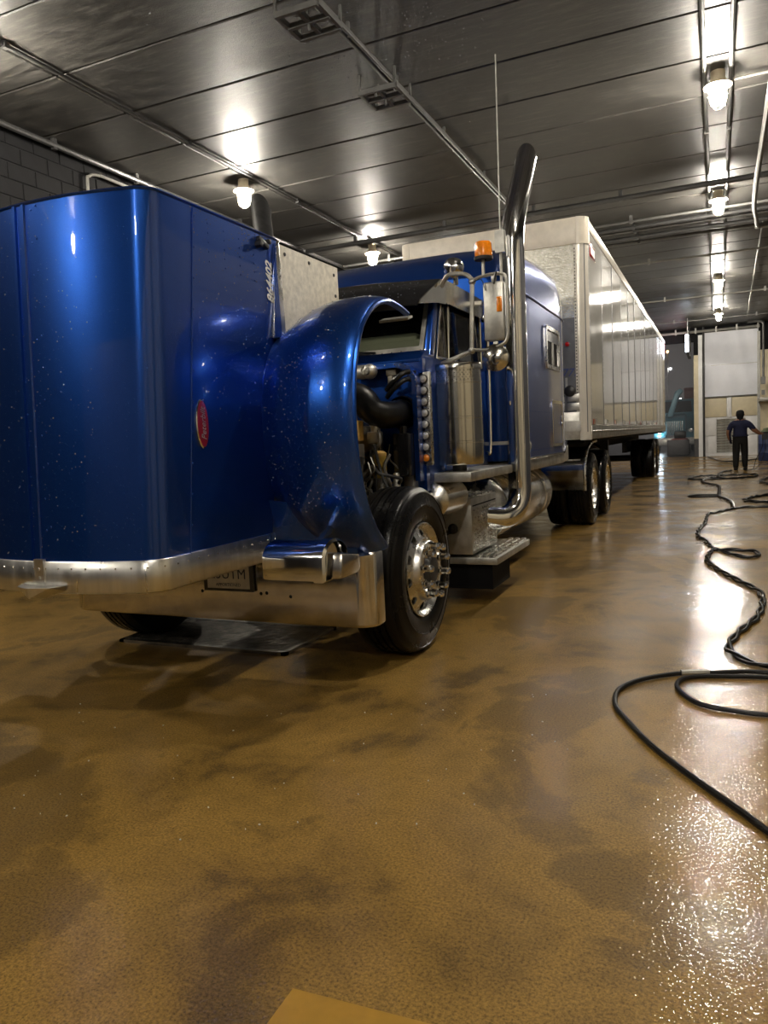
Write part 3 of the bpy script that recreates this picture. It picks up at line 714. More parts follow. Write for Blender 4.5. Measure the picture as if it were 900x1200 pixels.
# -- wheels; local frame: axis +X outward
def tire_mesh(w=.285, R=.53):
    p = [(-.012, .292), (.0, .300), (.016, .33), (.024, .375), (.023, .40), (.027, .405), (.027, .412), (.022, .418), (.018, .455), (.008, .487), (.012, .490), (.006, .500), (-.004, .508), (-.006, .505), (-.012, .515), (-.026, .524)]
    x = -.034
    for gcen in (-.075, -.118, -.162, -.205):
        p += [(gcen+.008, R-.002 if abs(gcen+.14) > .05 else R), (gcen+.006, R-.014), (gcen-.006, R-.014), (gcen-.008, R if abs(gcen+.14) < .05 else R-.002)]
    p += [(-w+.02+.024, .524), (-w+.01, .51), (-w, .455), (-w-.005, .38), (-w+.02, .30), (-w+.03, .292)]
    return MB().lathe(p, (0, 0, 0), (1, 0, 0), 56)
def rim_disc(mb, xo, ro, xi, ri, holes=10, hr=(.030, .024), depth=.03, n=24):
    """annular plate between (xo,ro) and (xi,ri) with oval hand holes"""
    def P(r, a):
        t = (r-ri)/(ro-ri); return Vector((lerp(xi, xo, t), r*math.cos(a), r*math.sin(a)))
    for h in range(holes):
        a0, a1 = 2*PI*(h-.5)/holes, 2*PI*(h+.5)/holes; ac = (a0+a1)/2; rc = (ro+ri)/2
        out = []; q = n//4
        for i in range(q): out.append((ro, lerp(a0, a1, i/q)))
        for i in range(q): out.append((lerp(ro, ri, i/q), a1))
        for i in range(q): out.append((ri, lerp(a1, a0, i/q)))
        for i in range(q): out.append((lerp(ri, ro, i/q), a0))
        ho = []
        for (r, a) in out:
            th = math.atan2((r-rc)/(ro-rc), (a-ac)/(a1-ac)); ho.append((rc+hr[1]*math.sin(th), ac+hr[0]/rc*math.cos(th)))
        A = [P(*o) for o in out]; B = [P(*o) for o in ho]; C = [b+Vector((-depth, 0, 0)) for b in B]
        mb.grid([A, B, C], wrap=True)
def wheel_proto(front):
    d = {}
    d['tire'] = tire_mesh()
    r = MB()
    if front:
        r.lathe([(-.06, .285), (-.004, .292), (.004, .300), (.012, .299), (.014, .293), (.006, .284), (-.012, .274), (-.022, .262)], (0, 0, 0), (1, 0, 0), 56)
        rim_disc(r, -.022, .262, .010, .196)
        r.lathe([(.010, .196), (.022, .190), (.045, .186), (.052, .180), (.055, .170), (.055, .135), (.050, .120), (.025, .112), (.0, .11)], (0, 0, 0), (1, 0, 0), 56)
        hub = MB().lathe([(-.03, .112), (.03, .105), (.055, .092), (.075, .080), (.080, .06), (.078, .001)], (0, 0, 0), (1, 0, 0), 24)
        nx = .055
    else:
        r.lathe([(-.004, .288), (.004, .300), (.012, .299), (.014, .293), (.004, .284), (-.05, .276), (-.135, .270), (-.15, .262)], (0, 0, 0), (1, 0, 0), 40)
        rim_disc(r, -.15, .262, -.165, .196)
        r.lathe([(-.165, .196), (-.165, .13), (-.16, .12)], (0, 0, 0), (1, 0, 0), 40)
        hub = MB().lathe([(-.16, .125), (-.10, .115), (-.05, .105), (-.045, .085), (-.02, .08), (-.015, .001)], (0, 0, 0), (1, 0, 0), 20)
        nx = -.165
    d['rim'] = r; d['hub'] = hub
    d['drum'] = MB().lathe([(-.20, .02), (-.085 if front else -.21, .03), (-.085 if front else -.21, .25), (-.26, .25)], (0, 0, 0), (1, 0, 0), 24)
    nut = MB().lathe([(0, .029), (.014, .029), (.016, .021), (.048, .020), (.058, .024), (.072, .020), (.078, .001)], (0, 0, 0), (1, 0, 0), 8)
    d['nut'] = nut; d['nx'] = nx
    return d
WF = wheel_proto(True); WR = wheel_proto(False)
cache = {}
def put_wheel(par, loc, sgn, proto, nuts, name='wheel', label=None):
    key = id(proto)
    pl = wloc(par)
    if key not in cache:
        o = proto['rim'].build(name, 'brushed_aluminium', par, local=True, smooth=40)
        cache[key] = {'rim': o.data}; first = True
    else:
        o = bpy.data.objects.new(name, cache[key]['rim']); COL.objects.link(o); o.parent = par; first = False
    o.location = Vector(loc)-pl; o.rotation_euler = (random.uniform(0, .5), 0, 0 if sgn > 0 else PI)
    for k, m in (('tire', 'tire_rubber'), ('hub', 'dark_metal' if proto is WF else 'cast_metal'), ('drum', 'liner_black')):
        if k in cache[key]:
            c = bpy.data.objects.new(k, cache[key][k]); COL.objects.link(c); c.parent = o
        else:
            c = proto[k].build(k if k != 'drum' else 'brake_drum', m, o, local=True); cache[key][k] = c.data
    if nuts:
        for i in range(10):
            a = 2*PI*i/10+.2
            if 'nut' in cache[key]: c = bpy.data.objects.new('lug_nut', cache[key]['nut']); COL.objects.link(c); c.parent = o
            else: c = proto['nut'].build('lug_nut', 'chrome', o, local=True); cache[key]['nut'] = c.data
            c.location = (proto['nx'], .155*math.cos(a), .155*math.sin(a))
    if label: o['label'] = label
    return o
put_wheel(TR, (-1.715, 4.37, .53), 1, WF, True, 'front_wheel', 'polished front wheel with black tyre and chrome lug nuts')
put_wheel(TR, (-4.045, 4.37, .53), -1, WF, False, 'front_wheel')
for yy in (11.15, 12.6):
    for x, s in ((-1.655, 1), (-4.065, -1)):
        put_wheel(TR, (x, yy, .53), s, WR, s > 0, 'drive_wheel')
        t2 = bpy.data.objects.new('inner_tire', cache[id(WR)]['tire']); COL.objects.link(t2); t2.parent = TR
        t2.location = Vector((x-s*.32, yy, .53))-wloc(TR); t2.rotation_euler.z = 0 if s > 0 else PI
# -- chassis
for s in (-1, 1): MB().box(XC+s*.43-.045, XC+s*.43+.045, 3.66, 13.4, .72, 1.0).build('frame_rail', 'dark_metal', TR)
for yy in (4.0, 5.6, 7.2, 8.8, 10.4, 13.2): MB().box(XC-.43, XC+.43, yy, yy+.12, .76, .96).build('cross_member', 'dark_metal', TR)
MB().tube([(XC-1.0, 4.37, .53), (XC-.6, 4.37, .46), (XC+.6, 4.37, .46), (XC+1.0, 4.37, .53)], .06, 8).build('front_axle', 'dark_metal', TR)
for yy in (11.15, 12.6): MB().tube([(XC-1.1, yy, .53), (XC+1.1, yy, .53)], .075, 10).ball((XC, yy, .55), .24, 14, 8).build('drive_axle', 'dark_metal', TR)
for s in (-1, 1):
    sp = MB()
    for k in range(4): sp.box(XC+s*.45-.05, XC+s*.45+.05, 3.75+k*.08, 5.0-k*.08, .56+k*.02, .575+k*.02)
    sp.build('leaf_spring', 'dark_metal', TR)
fw_ = MB(); fw_.prism([(XC-.48, 11.4), (XC+.48, 11.4), (XC+.45, 12.3), (XC+.1, 12.4), (XC+.05, 12.0), (XC-.05, 12.0), (XC-.1, 12.4), (XC-.45, 12.3)], 'z', 1.12, 1.2); fw_.box(XC-.5, XC+.5, 11.5, 12.1, .98, 1.12)
fw_.build('fifth_wheel', 'dark_metal', TR)
dk = MB(); dk.box(XC-.42, XC+.42, 9.5, 10.9, 1.0, 1.02); dk.build('deck_plate', 'dull_aluminium', TR)
# -- radiator and engine
MB().box(XC-.45, XC+.45, 3.80, 3.93, .75, 1.70).build('radiator', 'engine_grey', TR, bevel=.02)
en = MB(); en.box(XC-.30, XC+.28, 4.05, 4.92, .70, 1.38); en.box(XC-.22, XC+.24, 4.1, 4.85, 1.38, 1.66); en.build('engine_block', 'engine_yellow', TR, bevel=.03)
EN = MB()
for k in range(6): EN.box(XC+.22, XC+.36, 4.08+k*.14, 4.19+k*.14, 1.22, 1.38)
EN.tube([(XC+.36, 4.0, 1.3), (XC+.38, 4.85, 1.28)], .06, 10); EN.box(XC+.28, XC+.46, 4.3, 4.62, .86, 1.12)
EN = EN.build('manifold', 'engine_grey', TR, bevel=.012)
ey = MB(); ey.box(-2.52, -2.36, 4.50, 4.70, 1.28, 1.44); ey.box(-2.50, -2.40, 4.40, 4.60, 1.02, 1.24); ey.box(-2.42, -2.31, 4.72, 4.86, 1.30, 1.42); ey.build('engine_covers', 'engine_yellow', TR, bevel=.015)
for x0, x1, y0, y1, z0, z1, m in ((-2.34, -2.20, 4.45, 4.62, 1.20, 1.34, 'dull_aluminium'), (-2.30, -2.22, 4.50, 4.66, 1.36, 1.50, 'engine_yellow'), (-2.40, -2.30, 4.36, 4.5, .98, 1.16, 'cast_metal'),
                                  (-2.26, -2.17, 4.52, 4.66, .92, 1.03, 'engine_grey'), (-2.46, -2.38, 4.32, 4.44, 1.18, 1.46, 'engine_yellow'), (-2.20, -2.12, 4.66, 4.76, 1.34, 1.42, 'dull_aluminium')):
    MB().box(x0, x1, y0, y1, z0, z1).lathe([(0, .03), (.05, .03), (.055, .018)], ((x0+x1)/2, (y0+y1)/2, z1), n=10).build('engine_component', m, TR, bevel=.012)
for k, (x, z) in enumerate(((-2.36, 1.28), (-2.28, 1.12), (-2.20, 1.24), (-2.32, 1.42), (-2.17, 1.08), (-2.42, 1.06))):
    MB().lathe([(0, .028), (.03, .028), (.034, .018), (.06, .016)], (x, 4.46, z), (.3, -1, .2), 10).build('fitting', 'brushed_aluminium', TR)
eg = MB(); eg.box(-2.30, -2.18, 4.74, 4.9, 1.28, 1.42); eg.box(-2.34, -2.22, 4.68, 4.82, 1.40, 1.46); eg.lathe([(0, .04), (.12, .04)], (-2.2, 4.8, 1.43), n=10); eg.build('brackets', 'dull_aluminium', TR, bevel=.01)
hs = MB(); random.seed(11)
for k in range(26):
    x0 = random.uniform(-2.52, -2.12); z0 = random.uniform(1.15, 1.52); y0 = random.uniform(4.35, 4.85)
    x1 = x0+random.uniform(-.12, .2); z1 = random.uniform(.7, 1.1); y1 = y0+random.uniform(-.15, .2)
    hs.tube(interp([(x0, y0, z0), (x0+random.uniform(-.06, .08), y0-.05, lerp(z0, z1, .35)), (x1+random.uniform(-.08, .06), y1-.06, lerp(z0, z1, .7)), (x1, y1, z1)], 5), random.choice((.008, .011, .014, .02)), 6)
hs.build('engine_hoses', 'hose_grey', TR)
hs3 = MB()
for k in range(22):
    x0 = random.uniform(-2.40, -2.05); z0 = random.uniform(1.05, 1.45); y0 = random.uniform(4.55, 4.85)
    hs3.tube(interp([(x0, y0, z0), (x0+random.uniform(-.05, .06), y0-.04, z0-.09), (x0+random.uniform(-.09, .08), y0-.02, z0-.2), (x0+random.uniform(-.1, .1), y0+.03, z0-.34)], 5), random.choice((.006, .009, .012)), 6)
hs3.build('wiring_loom', 'engine_grey', TR)
hs2 = MB()
for k in range(9):
    x0 = random.uniform(-2.48, -2.15); z0 = random.uniform(.95, 1.4)
    hs2.tube(interp([(x0, 4.5, z0), (x0+.05, 4.42, z0-.1), (x0+.03, 4.46, z0-.22), (x0+.12, 4.6, z0-.3)], 5), .009, 6)
hs2.build('engine_lines', 'dull_aluminium', TR)
MB().tube([(-2.44, 4.45, .90), (-2.14, 4.62, 1.18)], .018, 8).build('steering_shaft', 'cast_metal', TR)
ai = MB(); ai.tube(interp([(-2.75, 4.55, 1.70), (-2.45, 4.62, 1.70), (-2.25, 4.68, 1.66), (-2.17, 4.70, 1.56), (-2.10, 4.78, 1.53), (-2.055, 4.95, 1.55)], 6), [.094]*31, 14)
AI = ai.build('intake_hose', 'black_rubber', TR); AI['label'] = 'thick black rubber intake hose'
MB().lathe([(0, .112), (.03, .118), (.06, .112), (.06, .09), (0, .09)], (-2.055, 4.94, 1.55), (0, 1, 0), 24).build('hose_collar', 'black_plastic', TR)
at = MB(); at.lathe([(0, .05), (.16, .05), (.17, .03)], (-2.43, 4.85, 1.845), (1, 0, 0), 14); at.ball((-2.24, 4.85, 1.845), .055); at.lathe([(0, .03), (.03, .03)], (-2.24, 4.79, 1.845), (0, -1, 0), 10)
at.build('ac_compressor', 'dull_aluminium', TR)
ff = MB(); ff.lathe([(0, .055), (.02, .055), (.025, .048), (.13, .048), (.135, .05), (.15, .05)], (-2.14, 4.72, 1.10), n=20); FF = ff.build('fuel_filter', 'fuel_amber', TR); FF['label'] = 'amber see-through fuel filter bowl'
MB().lathe([(.15, .052), (.17, .052), (.185, .035), (.19, .001)], (-2.14, 4.72, 1.10), n=20).build('filter_cap', 'engine_yellow', FF)
MB().lathe([(-.035, .066), (0, .066)], (-2.14, 4.72, 1.10), n=20).lathe([(-.16, .05), (-.035, .05), (-.035, .066)], (-2.14, 4.72, 1.10), n=20).build('filter_base', 'cast_metal', FF)
cb = MB(); cb.box(-2.07, -1.95, 4.80, 4.92, 1.10, 1.40); cb.lathe([(0, .03), (.05, .03)], (-2.01, 4.86, 1.40), n=10); cb.build('coolant_bottle', 'black_gloss', TR, bevel=.025)
MB().lathe([(0, .025), (.10, .025), (.11, .018)], (-2.05, 4.80, 1.02), n=10).tube([(-2.05, 4.8, .9), (-2.05, 4.8, 1.02)], .012).build('drain_valve', 'dull_aluminium', TR)
ct = MB()
for dz in (0, .05): ct.tube(interp([(-2.14, 4.9, 1.66+dz), (-2.07, 4.86, 1.71+dz), (-1.99, 4.88, 1.77+dz), (-1.94, 4.95, 1.77+dz)], 5), .018, 8)
ct.build('heater_hoses', 'black_rubber', TR)
MB().box(-2.16, -2.08, 4.94, 5.0, 1.81, 1.86).box(-2.14, -2.10, 4.92, 5.0, 1.74, 1.81).build('wiper_motor', 'cast_metal', TR, bevel=.008)
# -- firewall with raised blue flange
MB().box(XC-.98, XC+.96, 5.0, 5.06, .98, 1.92).build('firewall', 'blue_paint', TR)
def flange_pts(off):
    pts = [(XC-.95-off, .98)]
    for i in range(7): a = PI-PI/2*i/6; pts.append((XC-.95-off+.14+off+.14*0+(.14+off)*math.cos(a)-0, 1.74+(.14+off)*math.sin(a)))
    for i in range(7): a = PI/2-PI/2*i/6; pts.append((XC+.93-.14+(.14+off)*math.cos(a), 1.74+(.14+off)*math.sin(a)))
    pts.append((XC+.93+off, 1.06)); return pts
fo, fi = flange_pts(.018), flange_pts(-.018); fl_ = MB(); n = len(fo)
fl_.grid([[(p[0], y, p[1]) for p in q] for q, y in ((fi, 5.0), (fi, 4.90), (fo, 4.90), (fo, 5.0))])
FLG = fl_.build('cowl_flange', 'blue_paint', TR)
rr = MB()
for a, b in zip(fo, fo[1:]):
    L = math.hypot(b[0]-a[0], b[1]-a[1]); m = max(1, int(L/.07))
    for i in range(m): t = i/m; rr.dome((lerp(a[0], b[0], t)-.0, 4.90, lerp(a[1], b[1], t)-.015), (0, -1, 0), .006)
rr.build('rivets', 'chrome', FLG, kind='stuff')
# -- cab
CX0, CX1 = XC-.96, XC+.96
cabp = [(5.04, 1.02), (6.60, 1.02), (6.60, 2.66), (5.75, 2.66), (5.42, 2.50), (5.42, 2.42), (5.20, 2.02), (5.04, 1.96)]
# side skins with window openings are built as pieces: lower body, pillars, roof
cb = MB(); cb.box(CX0, CX1, 5.05, 6.6, 1.02, 1.95); CAB = cb.build('cab_body', 'blue_paint', TR, bevel=.03)
cw = MB(); cw.prism([(4.98, 1.90), (5.10, 1.99), (5.30, 2.0), (5.30, 1.90)], 'x', CX0+.01, CX1-.01); cw.build('cowl', 'blue_paint', TR, bevel=.015)
rf = MB(); rows = []
for yy, zz, w in ((5.38, 2.46, .93), (5.45, 2.54, .95), (5.65, 2.63, .95), (6.1, 2.68, .95), (6.6, 2.70, .95)):
    rows.append([(XC+w*math.cos(a)*1.0 if abs(math.cos(a)) < .999 else XC+w*math.copysign(1, math.cos(a)), yy, 2.40+(zz-2.40)*math.sin(a)**.45 if math.sin(a) > 1e-6 else 2.40) for a in [PI*i/20 for i in range(21)]])
rf.grid(rows); rf.add(rows[0], [tuple(range(21))]); rf.build('cab_roof', 'blue_paint', TR, smooth=45)
for s in (-1, 1):
    x = XC+s*.93
    MB().add([(x-.025, 5.17, 1.96), (x+.03, 5.17, 1.96), (x+.03, 5.26, 1.96), (x-.025, 5.26, 1.96), (x-.025, 5.36, 2.46), (x+.02, 5.36, 2.46), (x+.02, 5.46, 2.46), (x-.025, 5.46, 2.46)],
            [(0, 1, 2, 3), (4, 7, 6, 5), (0, 4, 5, 1), (1, 5, 6, 2), (2, 6, 7, 3), (3, 7, 4, 0)]).build('pillar', 'blue_paint', TR, bevel=.01)
    MB().box(x-.03, x+.03, 6.44, 6.6, 1.93, 2.5).build('pillar', 'blue_paint', TR, bevel=.01)
# windscreen: two flat panes, rubber/steel surround
def wpt(x, t, off=0): return Vector((x, lerp(5.19, 5.385, t)-off, lerp(1.985, 2.43, t)))
for x0, x1 in ((XC-.90, XC-.02), (XC+.02, XC+.90)):
    MB().add([wpt(x0, .05), wpt(x1, .05), wpt(x1, .97), wpt(x0, .97)], [(0, 1, 2, 3)]).build('windscreen_pane', 'windscreen_glass', TR, solid=.004)
    q = MB(); c = [wpt(x0, .0), wpt(x1, .0), wpt(x1, 1), wpt(x0, 1)]
    inn = [wpt(x0+.035, .10), wpt(x1-.035, .10), wpt(x1-.035, .93), wpt(x0+.035, .93)]
    for d in (0,): q.grid([c, inn], wrap=True)
    q.build('windscreen_frame', 'dull_aluminium', TR, solid=.02, soff=0)
wr_ = MB()
for i in range(24): p = wpt(lerp(XC-.88, XC+.88, i/23), .04, .012); wr_.dome(p, (0, -1, .3), .006)
wr_.build('rivets', 'chrome', TR, kind='stuff')
db = MB(); db.box(XC-.88, XC+.88, 5.32, 5.62, 1.80, 2.11); db.box(XC+.15, XC+.80, 5.34, 5.60, 2.0, 2.16); db.build('dashboard', 'dash_cream', TR, bevel=.04)
for x0 in (.25, -.75): MB().box(XC+x0, XC+x0+.5, 6.1, 6.25, 1.6, 2.35).build('seat_back', 'interior_dark', TR, bevel=.05)
MB().box(CX0+.02, CX1-.02, 6.54, 6.58, 1.4, 2.55).build('rear_bulkhead', 'interior_dark', TR)
MB().tube([(XC-.45+.2*math.cos(a), 5.66+.06*math.sin(a), 2.05+.17*math.sin(a)) for a in [2*PI*i/20 for i in range(20)]], .014, 6, closed=True).build('steering_wheel', 'black_plastic', TR)
for x in (XC+.72, XC-.3):
    wi = MB()
    p = wpt(x, -.12, .02); e_ = wpt(x-.5, .12, .03); wi.tube([p, (p+e_)/2+Vector((0, -.015, .01)), e_], [.014, .012, .008], 6); wi.tube([wpt(x-.78, .19, .02), wpt(x-.2, .06, .02)], .009, 5)
    wi.dome(p, (0, -1, .2), .03, n=8)
    wi.build('wiper', 'black_plastic', TR)
# black sun visor
vs = MB(); A = [(XC-.98, 5.03, 2.33), (XC+.98, 5.03, 2.33)]; vr = []
for yy, zz, w in ((5.44, 2.55, .99), (5.30, 2.545, 1.0), (5.03, 2.36, .93), (5.015, 2.33, .92)):
    vr.append([(XC+w*k/6, yy+.04*(k/6)**2, zz-.03*(k/6)**2) for k in range(-6, 7)])
VS = vs.grid(vr).build('sun_visor', 'black_gloss', TR, solid=.012); VS['label'] = 'wet black drop visor over the windscreen'
for s in (-1, 1):
    MB().add([(XC+s*.93, 5.055, 2.31), (XC+s*.935, 5.07, 2.34), (XC+s*1.0, 5.34, 2.52), (XC+s*.99, 5.48, 2.53), (XC+s*.985, 5.48, 2.36), (XC+s*.98, 5.30, 2.345)], [(0, 1, 2, 3, 4, 5)]).build('visor_end', 'stainless', TR, solid=.01, soff=0)
    MB().add([(XC+s*.985, 5.46, 2.37), (XC+s*.99, 5.46, 2.54), (XC+s*.99, 6.46, 2.53), (XC+s*.985, 6.46, 2.37)], [(0, 1, 2, 3)]).build('door_visor', 'stainless', TR, solid=.01, soff=0)
# doors: glass and frame
for s in (-1, 1):
    x = XC+s*.955
    MB().add([(x, 5.31, 1.95), (x, 6.44, 1.95), (x-s*.02, 6.44, 2.42), (x-s*.02, 5.47, 2.42)], [(0, 1, 2, 3)]).build('door_window', 'door_glass', TR, solid=.004)
    f = MB().tube([(x+s*.004, 5.29, 1.95), (x+s*.004, 5.45, 2.44), (x+s*.004, 6.44, 2.44), (x+s*.004, 6.44, 1.95)], .014, 6, closed=True); f.tube([(x+s*.004, 5.58, 1.95), (x, 5.62, 2.43)], .01, 6); f.build('window_frame', 'stainless', TR)
    dd = MB(); dd.box(min(x, x+s*.015), max(x, x+s*.015), 5.40, 6.47, 1.10, 1.92); D = dd.build('door', 'blue_paint', TR, bevel=.012)
    MB().box(min(x+s*.015, x+s*.04), max(x+s*.015, x+s*.04), 6.2, 6.36, 1.62, 1.66).build('handle', 'chrome', D, bevel=.008)
gh = MB().tube(interp([(-1.865, 6.42, 2.35), (-1.84, 6.46, 2.3), (-1.84, 6.46, 1.3), (-1.865, 6.42, 1.2)], 4), .016, 8); gh.build('grab_handle', 'chrome', TR)
# roof fittings: horn dome and marker lamps
hn = MB(); hn.lathe([(-.06, .02), (0, .055), (.05, .075), (.10, .07), (.13, .045), (.14, .001)], (-1.80, 5.55, 2.62), (.0, -1, 0), 16); hn.tube([(-1.80, 5.52, 2.50), (-1.80, 5.52, 2.62)], .02)
HN = hn.build('marker_horn', 'chrome', TR); HN['label'] = 'small chrome dome lamp on the cab roof edge'
ml = MB()
for dx in (-.7, -.35, 0, .35): ml.lathe([(-.05, .025), (0, .03), (.06, .028), (.08, .001)], (XC+dx, 5.50, 2.60), (0, -1, 0), 10)
# -- sleeper
SX = 1.165
def sleeper_ring(yy, zt, w, zs=2.70):
    pts = [(XC+w, yy, 1.12), (XC+w, yy, 2.0), (XC+w, yy, zs)]
    for i in range(1, 24):
        a = PI*i/24; c = math.cos(a); sn = math.sin(a)
        pts.append((XC+w*math.copysign(abs(c)**.40, c), yy, zs+(zt-zs)*sn**.42))
    return pts+[(XC-w, yy, zs), (XC-w, yy, 2.0), (XC-w, yy, 1.12)]
sl_ = MB(); rows = [sleeper_ring(*a) for a in ((6.62, 2.78, 1.0), (6.66, 2.82, 1.06), (6.80, 2.98, 1.12), (7.05, 3.12, 1.15), (7.5, 3.22, SX), (8.3, 3.30, SX), (9.0, 3.31, SX), (9.25, 3.24, 1.155), (9.40, 3.10, 1.14), (9.48, 2.95, 1.11), (9.50, 2.80, 1.06))]
sl_.grid(rows); sl_.add(rows[0], [tuple(range(len(rows[0])))]); sl_.add(rows[-1], [tuple(range(len(rows[0])))])
SLP = sl_.build('sleeper', 'blue_paint_wet', TR, smooth=45); SLP['label'] = 'tall blue sleeper box with a rounded roof'
sx = XC+SX
MB().tube([(sx+.002, 7.0, 2.70), (sx+.002, 9.2, 2.70), (XC+1.145, 9.40, 2.70)], .009, 6).build('roof_seam', 'blue_paint', SLP)
MB().tube([(sx-.012, 9.12, 1.15), (sx-.008, 9.12, 2.7), (XC+1.12, 9.12, 3.0)], .008, 6).build('corner_seam', 'blue_paint', SLP)
def rrect(y0, y1, z0, z1, r, n=4):
    P = []
    for cy, cz, a0 in ((y1-r, z1-r, 0), (y0+r, z1-r, PI/2), (y0+r, z0+r, PI), (y1-r, z0+r, 3*PI/2)):
        for i in range(n+1): a = a0+PI/2*i/n; P.append((cy+r*math.cos(a), cz+r*math.sin(a)))
    return P
wn = MB(); po, pi_ = rrect(8.20, 8.96, 2.06, 2.52, .06), rrect(8.25, 8.91, 2.10, 2.48, .04)
wn.grid([[(sx+x, a, b) for a, b in p] for p, x in ((po, -.005), (po, .018), (pi_, .018), (pi_, -.005))], wrap=True); WN = wn.build('sleeper_window', 'brushed_aluminium', SLP)
MB().prism(pi_, 'x', sx+.001, sx+.004).build('window_pane', 'black_gloss', SLP)
MB().box(sx+.004, sx+.008, 8.26, 8.90, 2.36, 2.475).build('window_blind', 'trailer_grey', SLP); MB().box(sx+.004, sx+.010, 8.55, 8.62, 2.11, 2.36).build('window_bar', 'dull_aluminium', SLP)
ld = MB(); po, pi_ = rrect(8.44, 9.04, 1.20, 1.72, .05), rrect(8.48, 9.00, 1.235, 1.685, .035)
ld.grid([[(sx+x, a, b) for a, b in p] for p, x in ((po, -.005), (po, .014), (pi_, .014), (pi_, -.005))], wrap=True); ld.build('locker_frame', 'chrome', SLP)
LD = MB().prism(pi_, 'x', sx-.01, sx+.006).build('locker_door', 'blue_paint', SLP)
MB().box(sx+.006, sx+.03, 8.93, 9.0, 1.43, 1.48).box(sx+.006, sx+.025, 8.93, 8.97, 1.48, 1.55).build('locker_latch', 'chrome', SLP, bevel=.006)
sk = MB(); sk.prism([(6.9, 1.10), (9.15, 1.10), (9.42, 1.20), (9.46, 1.20), (9.46, 1.02), (9.1, .99), (6.9, .99)], 'x', XC-1.15, sx-.004); sk.build('sleeper_skirt', 'dull_aluminium', TR, bevel=.01)
MB().tube([(sx+.002, 6.95, 1.115), (sx+.002, 9.13, 1.115), (sx-.02, 9.44, 1.24)], .014, 6).build('sleeper_trim', 'chrome', SLP)
rv2 = MB()
for i in range(26): rv2.dome((sx, 6.98+i*.08, 1.19), (1, 0, 0), .007)
for i in range(12): rv2.dome((sx, 7.1+i*.11, 1.58), (1, 0, 0), .006)
rv2.build('rivets', 'blue_paint', SLP, kind='stuff')
MB().lathe([(0, .05), (.012, .05), (.02, .035), (.022, .001)], (sx, 7.30, 1.24), (1, 0, 0), 14).build('marker_lamp', 'clear_lens', SLP)
# -- exhaust stacks
def stack(x, sgn, mat, dx, dy):
    pts = [(x-sgn*.28, 6.20, .66), (x-sgn*.12, 6.33, .64), (x-sgn*.03, 6.44, .70), (x, 6.50, .84), (x, 6.50, 1.1), (x, 6.50, 2.2), (x, 6.50, 2.92)]+[(x-dx*t, 6.50+dy*t, zz) for t, zz in ((.02, 3.06), (.12, 3.20), (.28, 3.34), (.46, 3.48), (.64, 3.62), (.80, 3.75), (.92, 3.85))]
    P = interp(pts, 5); mb = MB().tube(P, .1, 24, caps=False); e_ = P[-1]; ax_ = (P[-1]-P[-2]).normalized()
    for v_ in mb.v[-24:]: v_ += ax_*.13*(v_-e_).dot(Vector((0, -.75, .66)))/.1
    # slash-cut mouth
    o = mb.build('exhaust_stack', mat, TR, smooth=60, solid=.006, soff=-1)
    for z_ in (1.22, 2.42): MB().lathe([(0, .104), (.05, .104)], (x, 6.50, z_), n=24).build('clamp', 'chrome', o)
    for L_, z_ in ((.35, 1.27), (.25, 2.5)): MB().box(min(x, x-sgn*L_), max(x, x-sgn*L_), 6.47, 6.53, z_, z_+.03).build('stand_off', 'dull_aluminium', o)
    return o
ST = stack(-1.60, 1, 'chrome', 0, .66); ST['label'] = 'tall chrome exhaust stack with swept tip'
stack(-4.06, -1, 'dark_metal', .36, .5)
# perforated heat shield on the rear of the stack and antenna
an = MB().tube([(-1.66, 6.33, 2.55), (-1.66, 6.33, 3.05)], .012, 6).tube([(-1.66, 6.33, 3.0), (-1.66, 6.36, 4.48)], .006, 5); an.box(-1.70, -1.62, 6.30, 6.36, 2.88, 3.06)
an.build('antenna', 'dull_aluminium', TR)
# -- air cleaner canister
ac = MB(); cx_, cy_ = -1.79, 5.42
ac.lathe([(0, .10), (.0, .178), (.02, .185), (.16, .185), (.162, .189), (.175, .189), (.177, .185), (.34, .185), (.342, .189), (.355, .189), (.357, .185), (.60, .185), (.602, .189), (.615, .189), (.617, .184), (.70, .183)], (cx_, cy_, 1.15), n=36)
AC = ac.build('air_cleaner', 'stainless', TR); AC['label'] = 'polished stainless air cleaner canister'
MB().lathe([(0, .183), (.0, .196), (.03, .198), (.045, .19), (.06, .12), (.062, .001)], (cx_, cy_, 1.85), n=36).build('canister_cap', 'stainless', AC)
pfm = MB()
for j in range(5):
    for i in range(40): a = 2*PI*(i+.5*(j % 2))/40; pfm.dome((cx_+.184*math.cos(a), cy_+.184*math.sin(a), 1.775+j*.016), (math.cos(a), math.sin(a), 0), .004, .001, 4)
pfm.build('perforations', 'dark_metal', AC, kind='stuff')
MB().lathe([(0, .055), (.12, .055)], (cx_, cy_, 1.04), n=14).box(cx_-.01, cx_+.03, cy_-.04, cy_+.05, 1.02, 1.05).build('drain_cup', 'dark_metal', AC)
# -- light bar between flange and canister
lb_ = MB(); lb_.box(-1.935, -1.855, 5.0, 5.05, 1.165, 1.825); LB = lb_.build('light_bar', 'brushed_aluminium', TR, bevel=.006); LB['label'] = 'strip of seven clear lamps and one amber lamp'
for i in range(8):
    z = 1.775-i*.0795
    L = MB().lathe([(0, .033), (.012, .033), (.014, .026)], (-1.895, 5.0, z), (0, -1, 0), 16).build('lamp_bezel', 'dark_metal', LB)
    MB().lathe([(.0, .027), (.014, .025), (.020, .012), (.021, .001)], (-1.895, 5.0, z), (0, -1, 0), 14).build('lamp_lens', 'clear_lens' if i < 7 else 'amber_lens', LB)
